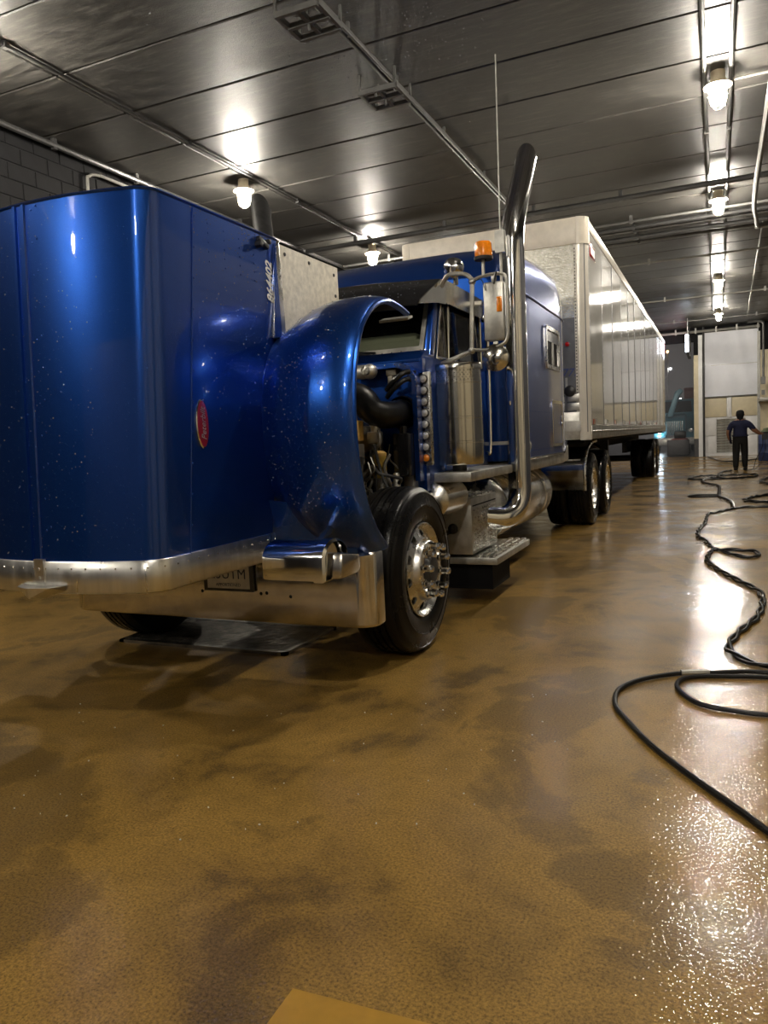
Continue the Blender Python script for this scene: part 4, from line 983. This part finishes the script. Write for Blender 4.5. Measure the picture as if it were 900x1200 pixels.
# -- mirror arms and mirrors
mr = MB(); my = 5.30
mr.tube(interp([(-1.86, 5.36, 2.47), (-1.78, 5.30, 2.53), (-1.66, my, 2.52), (-1.60, my, 2.47)], 5), .016, 8)
mr.tube([(-1.605, my, 2.47), (-1.625, my, 1.97)], .017, 8); mr.tube([(-1.625, my, 1.97), (-1.86, 5.30, 1.90)], .016, 8)
mr.tube(interp([(-1.60, my, 2.47), (-1.52, my, 2.49), (-1.40, my, 2.49), (-1.355, my, 2.44), (-1.355, my, 2.2), (-1.36, my, 2.04), (-1.42, my, 1.99), (-1.52, my, 1.97), (-1.625, my, 1.98)], 5), .012, 8)
mr.ball((-1.605, my, 2.46), .026); mr.ball((-1.625, my, 1.975), .026)
MR = mr.build('mirror_arm', 'dull_aluminium', TR); MR['label'] = 'tubular mirror arm with mirrors and beacon'
mh = MB(); mh.box(-1.525, -1.375, my-.02, my+.07, 2.03, 2.44); mh.box(-1.47, -1.43, my, my+.03, 2.44, 2.50); mh.box(-1.47, -1.43, my, my+.03, 1.98, 2.03)
mh.build('mirror_head', 'dull_aluminium', MR, bevel=.018)
MB().box(-1.52, -1.38, my+.07, my+.073, 2.04, 2.43).build('mirror_glass', 'chrome', MR)
MB().box(-1.425, -1.385, my-.032, my-.018, 2.225, 2.33).build('side_marker', 'amber_lens', MR, bevel=.006)
MB().lathe([(-.03, .001), (-.028, .03), (-.015, .07), (.0, .095), (.02, .098), (.022, .001)], (-1.455, my, 1.91), (0, 1, 0), 28).build('convex_mirror', 'stainless', MR)
MB().tube(interp([(-1.44, my-.035, 1.93), (-1.47, my-.045, 1.90), (-1.45, my-.045, 1.86), (-1.42, my-.035, 1.87)], 4), .004, 5).tube([(-1.42, my-.03, 2.5), (-1.44, my-.03, 2.42)], .008, 5).tube(interp([(-1.60, my-.02, 2.45), (-1.53, my-.03, 2.46), (-1.50, my-.03, 2.38)], 4), .004, 5).build('mirror_wires', 'black_rubber', MR)
BC = MB().lathe([(0, .012), (.12, .012)], (-1.52, my, 2.49), n=8).build('beacon_stalk', 'dull_aluminium', MR)
MB().lathe([(0, .02), (0, .066), (.02, .068), (.022, .06)], (-1.515, my, 2.60), n=20).build('beacon_base', 'black_plastic', MR)
MB().lathe([(0, .062), (.03, .064), (.035, .062), (.05, .063), (.055, .061), (.09, .06), (.10, .055), (.105, .001)], (-1.515, my, 2.622), n=24).build('beacon_lens', 'amber_lens', MR)
# -- running gear boxes along the right side
fs = MB(); fs.box(-1.98, -1.62, 5.15, 6.35, 1.03, 1.10); fs.build('cab_sill', 'dull_aluminium', TR, bevel=.008)
tk = MB().lathe([(0, .001), (.01, .09), (.04, .13), (.5, .13), (.53, .09), (.54, .001)], (-1.92, 5.10, .90), (0, 1, 0), 24); tk.build('air_tank', 'tank_aluminium', TR)
MB().box(-1.99, -1.90, 4.95, 5.15, .56, .96).box(-2.05, -1.97, 4.92, 5.2, .95, 1.1).build('bracket_plate', 'dull_aluminium', TR, bevel=.005)
mg = MB(); mg.lathe([(0, .001), (.01, .17), (.03, .19), (.9, .19), (.92, .17), (.93, .001)], (-2.32, 5.75, .80), (0, 1, 0), 24); mg.build('muffler', 'cast_metal', TR)
# battery box with tread plate and step
SBX = thing if False else None
sb_ = MB(); sb_.prism([(-1.80, .41), (-1.80, .86), (-2.12, .86), (-2.20, .80), (-2.20, .52), (-2.08, .41)], 'y', 5.70, 6.42)
SB = sb_.build('battery_box', 'dull_aluminium', TR, bevel=.006); SB['label'] = 'aluminium step box with diamond tread face'
for i in range(5): MB().box(-2.10+i*.06, -2.065+i*.06, 5.70, 6.42, .86, .874).build('tread_bar', 'brushed_aluminium', SB, bevel=.004)
dp_ = MB()
for j in range(11):
    for i in range(16):
        y0 = 5.735+i*.041+(.02 if j % 2 else 0); z0 = .435+j*.032
        dp_.box(-1.80, -1.794, y0, y0+.03, z0, z0+.012, rot=(.5 if (i+j) % 2 else -.5, 0, 0))
dp_.build('tread_pattern', 'brushed_aluminium', SB, kind='stuff')
MB().box(-1.803, -1.796, 5.73, 6.40, .795, .805).build('box_gap', 'liner_black', SB)
st_ = MB(); st_.prism([(-2.2, .33), (-1.60, .33), (-1.60, .385), (-2.2, .385)], 'y', 5.70, 6.82); st_.build('step_tray', 'dull_aluminium', SB, bevel=.006)
for i in range(3): MB().box(-1.785+i*.06, -1.745+i*.06, 5.72, 6.80, .385, .402).build('step_bar', 'brushed_aluminium', SB, bevel=.004)
sb2 = MB(); sb2.prism([(-2.04, .40), (-2.2, .40), (-2.2, .50)], 'y', 5.695, 5.70); sb2.build('gusset', 'dull_aluminium', SB)
MB().tube([(-2.06, 5.55, .56), (-1.98, 5.69, .60), (-1.945, 5.69, .64)], .02, 6).ball((-1.955, 5.68, .62), .045, 8, 5).build('cable_clamp', 'black_rubber', SB)
MB().box(-2.22, -1.66, 5.76, 6.30, .12, .33).build('mud_skirt', 'liner_black', TR)
# fuel tanks
for s, y0, L in ((1, 6.72, 1.98), (-1, 5.6, 3.0)):
    x = XC+s*.80
    tk = MB().lathe([(0, .001), (0, .26), (.015, .295), (.035, .305), (L-.035, .305), (L-.015, .295), (L, .26), (L, .001)], (x, y0, .68), (0, 1, 0), 40); T = tk.build('fuel_tank', 'tank_aluminium', TR)
    for q in (.22, .80): MB().lathe([(0, .306), (0, .314), (.06, .314), (.06, .306)], (x, y0+L*q, .68), (0, 1, 0), 40).build('tank_strap', 'chrome', T)
    MB().lathe([(0, .06), (.05, .06), (.055, .04), (.056, .001)], (x+s*.12, y0+L*.5, .95), (s*.35, 0, 1), 16).build('fuel_cap', 'chrome', T)
# quarter fenders ahead of the drive wheels
for s in (-1, 1):
    x0, x1 = XC+s*.60, XC+s*1.20
    q = MB(); q.grid([[(x, yy, zz) for x in (x0, x1)] for yy, zz in ((10.42, .56), (10.43, .80), (10.50, .95), (10.66, 1.08), (10.9, 1.14))]); Q = q.build('quarter_fender', 'stainless', TR, solid=.006)
    MB().tube(interp([(x1, 10.42, .55), (x1, 10.42, .82), (x1, 10.52, 1.0), (x1, 10.72, 1.12), (x1, 11.1, 1.19), (x1, 11.5, 1.21)], 4), .022, 8).build('fender_bead', 'brushed_aluminium', Q)
    MB().tube([(XC+s*.45, 10.6, .95), (x1-s*.1, 10.6, .98)], .025, 8).build('fender_post', 'dark_metal', Q)
    MB().add([(XC+s*.62, 10.2, .98), (XC+s*1.18, 10.2, .98), (XC+s*1.18, 9.62, 1.0), (XC+s*.62, 9.62, 1.0)], [(0, 1, 2, 3)]).build('side_deck', 'dull_aluminium', TR, solid=.02)

# ------------------------------------------------------------------ the trailer
TX0, TX1, TY0, TY1, TZ0, TZ1 = -4.15, -1.55, 10.25, 26.0, 1.25, 4.13
TL = thing('box_trailer', (XC, 18, 0), 'long white box trailer coupled behind the blue tractor', 'trailer')
MB().box(TX0+.03, TX1-.03, TY0+.03, TY1, TZ0+.1, TZ1-.03).build('body', 'trailer_grey', TL)
np_ = 13; pw = (TY1-TY0-.14)/np_; sp_ = None
for s, x in ((1, TX1), (-1, TX0)):
    for i in range(np_):
        y0 = TY0+.13+i*pw
        o = MB().box(x-.03 if s > 0 else x, x if s > 0 else x+.03, y0+.006, y0+pw-.006, 1.44, 3.99).build('side_panel', 'trailer_white', TL, bevel=.0015, seg=1) if (i == 0) else link_copy(sp_, TL)
        if i == 0: sp_ = o; base = o.location.copy()
        else: o.location = base+Vector((0, i*pw, 0))
        o.rotation_euler = (0, random.uniform(-.003, .003), random.uniform(-.006, .006))
for i in range(np_):
    MB().box(TX1-.002, TX1+.005, TY0+.13+i*pw-.012, TY0+.13+i*pw+.012, 1.44, 3.99).build('seam_strip', 'trailer_grey', TL)
rv = MB()
for i in range(np_):
    y0 = TY0+.13+i*pw
    for j in range(28): rv.dome((TX1-.0, y0+.035, 1.5+j*.088), (1, 0, 0), .010, .006, 5)
rv.build('rivets', 'dull_aluminium', TL, kind='stuff')
tr_ = MB(); tr_.box(TX1-.04, TX1+.012, TY0+.1, TY1, 3.99, TZ1); tr_.box(TX0-.012, TX0+.04, TY0+.1, TY1, 3.99, TZ1); tr_.build('top_rail', 'trailer_post', TL, bevel=.01)
br_ = MB(); br_.box(TX1-.05, TX1+.015, TY0+.1, TY1, TZ0, 1.435); br_.box(TX0-.015, TX0+.05, TY0+.1, TY1, TZ0, 1.435); br_.build('bottom_rail', 'dull_aluminium', TL, bevel=.008)
MB().tube([(TX1+.018, TY0+.12, 1.36), (TX1+.018, TY1, 1.36)], .008, 5).build('rub_rail', 'brushed_aluminium', TL)
for i in range(14):
    y0 = TY0+.3+i*1.15
    MB().box(TX1, TX1+.004, y0, y0+.16, 1.45, 1.52).build('conspicuity_tape', 'red_lens' if i % 2 == 0 else 'white_print', TL)
    MB().box(TX1, TX1+.004, y0+.18, y0+.34, 1.45, 1.52).build('conspicuity_tape', 'dull_aluminium', TL)
rf_ = MB(); rf_.box(TX0+.02, TX1-.02, TY0+.02, TY1, TZ1-.02, TZ1+.012); rf_.build('roof', 'trailer_post', TL)
MB().box(TX0+.1, TX1-.1, TY1, TY1+.03, TZ0+.1, TZ1-.05).build('rear_doors', 'trailer_white', TL)
for s, x in ((1, TX1), (-1, TX0)):
    mb = MB(); P = []
    for i in range(9): a = PI/2*i/8; P.append((x-s*.13+s*.135*math.cos(a), TY0+.13-.135*math.sin(a)))
    P += [(x-s*.13, TY0+.13)]
    mb.prism(P, 'z', TZ0-.01, 3.80); mb.build('corner_post', 'trailer_post', TL, smooth=50)
    mb = MB(); P2 = [(x-s*.13+s*.15*math.cos(PI/2*i/8), TY0+.13-.15*math.sin(PI/2*i/8)) for i in range(9)]+[(x-s*.13, TY0+.13)]
    mb.prism(P2, 'z', 3.80, TZ1+.012); mb.build('corner_cap', 'cream_trim', TL, smooth=50)
MB().box(TX0+.13, TX1-.13, TY0-.018, TY0+.05, 3.80, TZ1+.012).build('nose_rail', 'cream_trim', TL, bevel=.01)
MB().box(TX0+.13, TX1-.13, TY0, TY0+.04, 2.86, 3.80).build('nose_panel', 'trailer_nose', TL)
for z in (3.05, 3.3, 3.55): MB().box(TX0+.13, TX1-.14, TY0-.006, TY0, z, z+.02).build('nose_rib', 'trailer_nose', TL)
MB().box(TX0+.13, TX1-.13, TY0+.006, TY0+.04, 1.62, 2.86).build('nose_lower_panel', 'trailer_grey', TL)
MB().box(TX0+.13, TX1-.13, TY0-.012, TY0+.05, TZ0, 1.62).build('nose_sill', 'dull_aluminium', TL, bevel=.01)
MB().box(-1.93, -1.66, TY0-.022, TY0-.010, 1.36, 1.50).build('nose_plate', 'plate_white', TL, bevel=.006)
rv = MB()
for j in range(50): rv.dome((TX1-.155, TY0-.001, 1.66+j*.0425), (0, -1, 0), .012, .008, 6)
rv.build('nose_bolts', 'dark_metal', TL, kind='stuff')
MB().box(TX1-.17, TX1-.135, TY0-.004, TY0, 1.62, 3.8).build('nose_strip', 'trailer_post', TL)
text('trailer_number', '77777', .15, mat3((1, 0, 0), (0, 0, 1), (0, -1, 0), (-1.87, TY0+.003, 2.14)), 'blue_print', TL, .001, .25)
MB().lathe([(0, .075), (.03, .075), (.04, .06), (.04, .001)], (-1.80, TY0+.005, 1.90), (0, -1, 0), 20).build('document_tube', 'black_plastic', TL)
for z in (1.64, 1.76): MB().box(-1.84, -1.68, TY0-.014, TY0+.006, z, z+.10).build('connector_box', 'dull_aluminium', TL, bevel=.006)
MB().box(-1.86, -1.83, TY0-.01, TY0, 1.9, 2.08).build('nose_conduit', 'dull_aluminium', TL)
MB().lathe([(0, .03), (.02, .03), (.025, .001)], (-1.82, TY0, 2.52), (0, -1, 0), 12).build('marker_lamp', 'red_lens', TL)
bd = MB().box(TX1, TX1+.006, 10.52, 10.98, 3.68, 3.86).build('badge', 'red_lens', TL, bevel=.002); MB().box(TX1+.006, TX1+.009, 10.57, 10.93, 3.72, 3.82).build('badge_face', 'white_print', TL)
us = MB(); us.box(XC-.5, XC-.4, 11, 25.8, 1.0, 1.25); us.box(XC+.4, XC+.5, 11, 25.8, 1.0, 1.25); us.box(TX0+.1, TX1-.1, 10.4, 25.9, 1.2, 1.26)
us.build('underframe', 'liner_black', TL)
lg = MB()
for s in (-1, 1):
    lg.box(XC+s*.95-.07, XC+s*.95+.07, 14.2, 14.34, .42, 1.25); lg.box(XC+s*.95-.1, XC+s*.95+.1, 14.12, 14.42, .36, .42); lg.tube([(XC+s*.95, 14.27, 1.0), (XC+s*.5, 15.0, 1.2)], .03)
lg.tube([(XC-.95, 14.27, .8), (XC+.95, 14.27, .8)], .03); lg.build('landing_gear', 'dark_metal', TL)
for yy in (22.3, 23.55):
    for x, s in ((-1.63, 1), (-4.07, -1)):
        put_wheel(TL, (x, yy, .53), s, WR, False, 'trailer_wheel')
        t2 = bpy.data.objects.new('inner_tire', cache[id(WR)]['tire']); COL.objects.link(t2); t2.parent = TL
        t2.location = Vector((x-s*.32, yy, .53))-wloc(TL); t2.rotation_euler.z = 0 if s > 0 else PI
    MB().tube([(XC-1.1, yy, .53), (XC+1.1, yy, .53)], .07, 10).build('axle', 'dark_metal', TL)
for s in (-1, 1): MB().box(XC+s*.5-.06, XC+s*.5+.06, 21.6, 24.4, .72, 1.0).build('bogie_rail', 'dark_metal', TL)

# beads of wash water standing on hood, fender and visor
def beads(name, par, pts_fn, n, seed):
    random.seed(seed); mb = MB()
    for _ in range(n):
        q = pts_fn()
        if q is None: continue
        mb.dome(q[0], q[1], random.choice((.0018, .0024, .003, .004)), n=6)
    return mb.build(name, 'water_bead', par, kind='stuff', smooth=80)
def on_fender():
    i = random.randrange(1, len(frows)-8); k = random.randrange(1, 15); a, b, c = frows[i][k], frows[i+1][k], frows[i][k+1]
    u, v = random.random(), random.random(); n_ = (b-a).cross(c-a).normalized()
    if n_.y > 0 and n_.z < 0 or n_.dot(a-Vector((XC, 4.2, 1.4))) < 0: n_ = -n_
    return a+(b-a)*u+(c-a)*v, n_
beads('water_beads', FR, on_fender, 420, 5)
def on_side():
    z = 2.49-1.0*random.random()**2; y_ = random.uniform(2.95, 3.66); return Vector((hood_sec(z)[0].x, y_, z)), (1, 0, 0)
beads('water_beads', HD, on_side, 260, 6)
def on_top():
    z = random.uniform(.9, 2.49); s_ = hood_sec(z); k = random.randrange(20, 40); a, b = s_[k], s_[k+1]; return a.lerp(b, random.random()), (0, -1, 0)
beads('water_beads', HD, on_top, 260, 7)
def on_visor():
    r_ = random.random(); x_ = random.uniform(-.9, .9); return Vector((XC+x_, lerp(5.30, 5.03, r_)+.04*x_*x_, lerp(2.553, 2.368, r_)-.03*x_*x_)), (0, -.6, .8)
beads('water_beads', VS, on_visor, 200, 8)

# ------------------------------------------------------------------ the worker
def person(loc):
    V = []; E_ = []; Rr = []
    def j(p, r, par=None):
        V.append(Vector(p)); Rr.append(r if isinstance(r, tuple) else (r, r))
        if par is not None: E_.append((par, len(V)-1))
        return len(V)-1
    pel = j((0, 0, .95), (.205, .16)); wa = j((0, 0, 1.08), (.205, .155), pel); ch = j((0, .01, 1.27), (.225, .165), wa); sh = j((0, .01, 1.39), (.195, .12), ch)
    nk = j((0, .015, 1.50), .058, sh); hd0 = j((0, .02, 1.58), (.075, .085), nk); hd1 = j((0, .03, 1.66), (.088, .102), hd0); hd2 = j((0, .025, 1.735), (.055, .065), hd1)
    # legs: left planted, right one stepping forward
    for s, pts in ((-1, ((-.095, 0, .86), (-.11, .0, .50), (-.115, -.06, .10), (-.12, .10, .045))), (1, ((.095, .02, .86), (.115, .10, .50), (.125, .06, .13), (.13, .20, .05)))):
        p = pel
        for q, r in zip(pts, ((.125, .13), (.105, .105), .082, (.05, .04))): p = j(q, r, p)
    def arm(pts, fdir, side):
        p = sh
        for q, r in zip(pts, (.10, .078, .055, .038)): p = j(q, r, p)
        w = V[p]; f = Vector(fdir).normalized(); s = Vector(side).normalized()
        pm = j(w+f*.06, (.036, .018), p)
        for k in range(4):
            b = w+f*.09+s*(.026-.017*k); L = (.036, .042, .040, .030)[k]
            a = j(b, .0095, pm); c = j(b+f*L+Vector((0, 0, -.006)), .0085, a); j(b+f*L*1.7+Vector((0, 0, -.026)), .0075, c)
        t = j(w+f*.03+s*.038, .0105, p); j(w+f*.065+s*.055, .0085, t)
    arm(((-.225, .0, 1.37), (-.31, -.03, 1.14), (-.30, .10, .95), (-.28, .15, .90)), (.1, .6, -.5), (1, .2, 0))
    arm(((.225, .02, 1.37), (.37, .08, 1.17), (.50, .22, 1.06), (.545, .26, 1.05)), (.75, .5, -.05), (-.4, .7, .3))
    me = bpy.data.meshes.new('person'); me.from_pydata(V, E_, [])
    o = bpy.data.objects.new('person', me); COL.objects.link(o)
    o.modifiers.new('skin', 'SKIN'); o.modifiers.new('sub', 'SUBSURF').levels = 2
    sv = me.skin_vertices[0].data
    for i, r in enumerate(Rr): sv[i].radius = r; sv[i].use_root = (i == 0)
    dg = bpy.context.evaluated_depsgraph_get(); dg.update(); m2 = bpy.data.meshes.new_from_object(o.evaluated_get(dg))
    bpy.data.objects.remove(o)
    m2.materials.clear()
    for k in ('shirt_navy', 'trousers_black', 'skin', 'boot_brown'): m2.materials.append(MAT[k])
    for p in m2.polygons:
        c = p.center
        if c.z < .095: k = 3
        elif c.z < 1.02 and abs(c.x) < .24: k = 1
        elif (abs(c.x) > .30 and c.z < 1.20 or abs(c.x) > .41) or c.z > 1.47: k = 2
        else: k = 0
        p.material_index = k
    m2.shade_smooth()
    P = bpy.data.objects.new('person', m2); COL.objects.link(P); P.location = loc; P.rotation_euler.z = -.08
    tag(P, 'worker seen from behind in navy shirt, black trousers and black head covering', 'person')
    # hood-like head covering, ears and face on the far side
    h = MB(); h.lathe([(-.085, .088), (-.03, .106), (.04, .112), (.09, .098), (.125, .06), (.135, .001)], (0, .02, 1.64), n=18); h.lathe([(0, .09), (-.07, .075), (-.10, .085), (-.105, .05)], (0, .012, 1.56), n=18)
    hh = h.build('head_covering', 'cap_black', P, local=True)
    fc = MB(); fc.ball((0, .125, 1.635), .022); fc.ball((.105, .03, 1.63), .02); fc.ball((-.105, .03, 1.63), .02)
    for s in (-1, 1): fc.ball((s*.032, .115, 1.67), .012)
    fc.box(-.025, .025, .105, .118, 1.588, 1.598); fc.build('face_features', 'skin', P, local=True)
    bt = MB()
    for x, y in ((-.12, .06), (.13, .16)): bt.prism([(x-.05, y-.15), (x+.05, y-.15), (x+.055, y+.08), (x+.03, y+.14), (x-.03, y+.14), (x-.05, y+.08)], 'z', .0, .075)
    bt.build('boots', 'trousers_black', P, local=True, bevel=.02)
    MB().lathe([(0, .225), (.035, .225)], (0, 0, 1.0), n=20).build('belt', 'shirt_navy', P, local=True)
    return P
PX, PY = .60, 24.5
person((PX, PY, 0))
wn_ = MB(); hp = Vector((PX+.64, PY+.24, 1.03)); wn_.tube([hp+Vector((-.10, -.02, .05)), hp+Vector((.12, .1, .04))], .022, 8); wn_.tube([hp+Vector((.10, .08, .04)), hp+Vector((.5, 1.0, .1))], .011, 6); wn_.box(hp.x-.06, hp.x+.10, hp.y-.03, hp.y+.05, hp.z-.16, hp.z+.02)
wn_.tube(interp([hp+Vector((-.02, 0, -.1)), hp+Vector((-.06, -.03, -.4)), hp+Vector((-.22, -.08, -.75)), hp+Vector((-.3, -.3, -.99)), (PX+.1, PY-.6, .02)], 6), .012, 6)
wn_.tube(interp([hp+Vector((.03, 0, -.1)), hp+Vector((.02, -.03, -.5)), hp+Vector((-.12, -.02, -.9)), (PX+.35, PY-.3, .02)], 6), .010, 6)
tag(wn_.build('spray_gun', 'black_plastic'), "black pressure washer gun with hanging hose in the worker's hand", 'spray gun')
dm = thing('drum', (1.62, 30.3, 0), 'blue plastic drum by the far wall with a green cloth on it', 'drum')
MB().lathe([(0, .001), (0, .27), (.03, .29), (.28, .29), (.30, .30), (.33, .29), (.60, .29), (.62, .30), (.65, .29), (.90, .29), (.94, .27), (.95, .001)], (1.62, 30.3, 0), n=28).build('shell', 'barrel_blue', dm)
MB().lathe([(0, .26), (.05, .24), (.13, .17), (.22, .12), (.24, .001)], (1.62, 30.3, .95), n=14).build('cloth', 'cloth_green', dm)

# ------------------------------------------------------------------ the yard outside the open doorway
yd = struct(MB().box(-40, 30, YF+.3, 95, -.3, -.01).build('ground', 'asphalt', origin=(0, 40, 0))); tag(yd, 'wet dark asphalt yard at night')
OT = thing('parked_tractor', (-2.1, 46.5, 0), 'teal truck tractor parked outside in the dark yard', 'truck')
ox, oy_ = -2.2, 45.2
MB().prism([(45.2, .9), (45.2, 1.75), (45.5, 1.95), (46.9, 2.15), (46.9, .9)], 'x', ox-.55, ox+.55).build('hood', 'teal_paint', OT, bevel=.08)
MB().prism([(46.9, .9), (46.9, 2.15), (47.2, 2.95), (48.7, 3.05), (48.7, .9)], 'x', ox-.95, ox+.95).build('cab', 'teal_paint', OT, bevel=.08)
MB().add([(ox-.85, 46.93, 2.2), (ox+.85, 46.93, 2.2), (ox+.8, 47.14, 2.85), (ox-.8, 47.14, 2.85)], [(0, 1, 2, 3)]).build('windscreen', 'black_gloss', OT, solid=.02)
for s in (-1, 1):
    q = MB(); q.grid([[(ox+s*x, 45.75+r*math.cos(a), .5+r*math.sin(a)) for x, r in ((.5, .58), (.8, .64), (1.12, .6))] for a in [PI*(i/10)*.9+.15 for i in range(11)]]); q.build('fender', 'teal_paint', OT, solid=.02)
    put_wheel(OT, (ox+s*1.1, 45.8, .53), s, WF, False, 'wheel')
    MB().lathe([(0, .10), (.03, .11), (.06, .10), (.065, .001)], (ox+s*.82, 45.18, 1.16), (0, -1, 0), 16).build('headlamp', 'headlight_glow' if s < 0 else 'clear_lens', OT)
    MB().tube([(ox+s*.98, 48.0, 1), (ox+s*.98, 48.0, 4.2)], .08, 10).build('exhaust_stack', 'dull_aluminium', OT)
    MB().box(ox+s*1.25-.08, ox+s*1.25+.08, 46.8, 46.9, 2.1, 2.9).tube([(ox+s*.95, 47.0, 2.8), (ox+s*1.25, 46.85, 2.8)], .02).build('mirror', 'teal_paint', OT, bevel=.02)
MB().box(ox-1.15, ox+1.15, 45.0, 45.18, .35, .78).build('bumper', 'dull_aluminium', OT, bevel=.05)
g = MB()
for i in range(9): g.box(ox-.40+i*.1-.02, ox-.40+i*.1+.02, 45.16, 45.2, .95, 1.7)
g.build('grille', 'chrome', OT)
MB().prism([(48.9, 1.0), (48.9, 3.5), (49.1, 3.7), (56, 3.7), (56, 1.0)], 'x', ox+.35, ox+1.9).build('load_box', 'maroon_paint', OT, bevel=.03)
MB().prism([(ox-.42, 1.95), (ox-.12, 1.95), (ox+.22, 3.05), (ox+.45, 3.35), (ox+.30, 3.52), (ox+.02, 3.35)], 'y', 45.3, 45.75).build('wind_deflector', 'pale_teal', OT, bevel=.05)
# plant tower with lights far behind
tw = thing('yard_tower', (-4.0, 66, 0), 'slim steel tower with lamps standing in the yard', 'tower')
for dx in (0, .9): MB().tube([(-4.6+dx, 66, 0), (-4.6+dx, 66, 7.4)], .09, 8).build('post', 'dull_aluminium', tw)
for z in (2, 3.5, 5, 6.5): MB().tube([(-4.6, 66, z), (-3.7, 66, z+.6)], .04, 6).build('brace', 'dull_aluminium', tw)
for x, z, m in ((-4.6, 7.5, 'small_amber_light'), (-3.7, 7.5, 'small_amber_light'), (-4.4, 6.0, 'small_white_light'), (-4.45, 4.7, 'small_white_light'), (-3.5, 6.1, 'small_white_light'), (-2.75, 3.6, 'small_white_light'), (-2.4, 2.7, 'small_white_light')):
    MB().ball((x, 65.8, z), .10, 8, 6).build('lamp', m, tw)
# forklift-like tug with red body by the doorway
tg = thing('yard_tug', (-1.75, 39.6, 0), 'small red and black yard tug parked by the doorway', 'vehicle')
MB().box(-2.1, -1.35, 39.2, 40.8, .35, .80).build('body', 'maroon_paint', tg, bevel=.06)
MB().box(-2.0, -1.45, 40.2, 40.7, .8, 1.15).build('seat', 'black_plastic', tg, bevel=.06)
MB().lathe([(0, .10), (.02, .16), (.05, .16), (.06, .1)], (-1.75, 39.5, .92), n=16).build('steering_wheel', 'black_plastic', tg)
for x in (-2.12, -1.33):
    for yy in (39.5, 40.5): MB().lathe([(-.08, .08), (-.08, .23), (-.05, .26), (.05, .26), (.08, .23), (.08, .08)], (x, yy, .26), (1, 0, 0), 20).build('wheel', 'tire_rubber', tg)
MB().box(-2.25, -1.25, 38.75, 38.95, 0, .75).build('push_plate', 'dark_base', tg, bevel=.03)

# thin night mist hanging in the yard
mm_ = bpy.data.materials.new('mist'); mm_.use_nodes = True; MAT['mist'] = mm_; nt = mm_.node_tree; nt.nodes.clear()
o_ = nt.nodes.new('ShaderNodeOutputMaterial'); vs_ = node(nt, 'ShaderNodeVolumeScatter', i_Color=(.85, .88, .9, 1), i_Density=.03); nt.links.new(vs_.outputs[0], o_.inputs['Volume'])
tag(MB().box(-14, 4, YF+.35, 80, .0, 9).build('mist', 'mist', kind='stuff'), 'thin pale mist hanging over the night yard', 'mist')
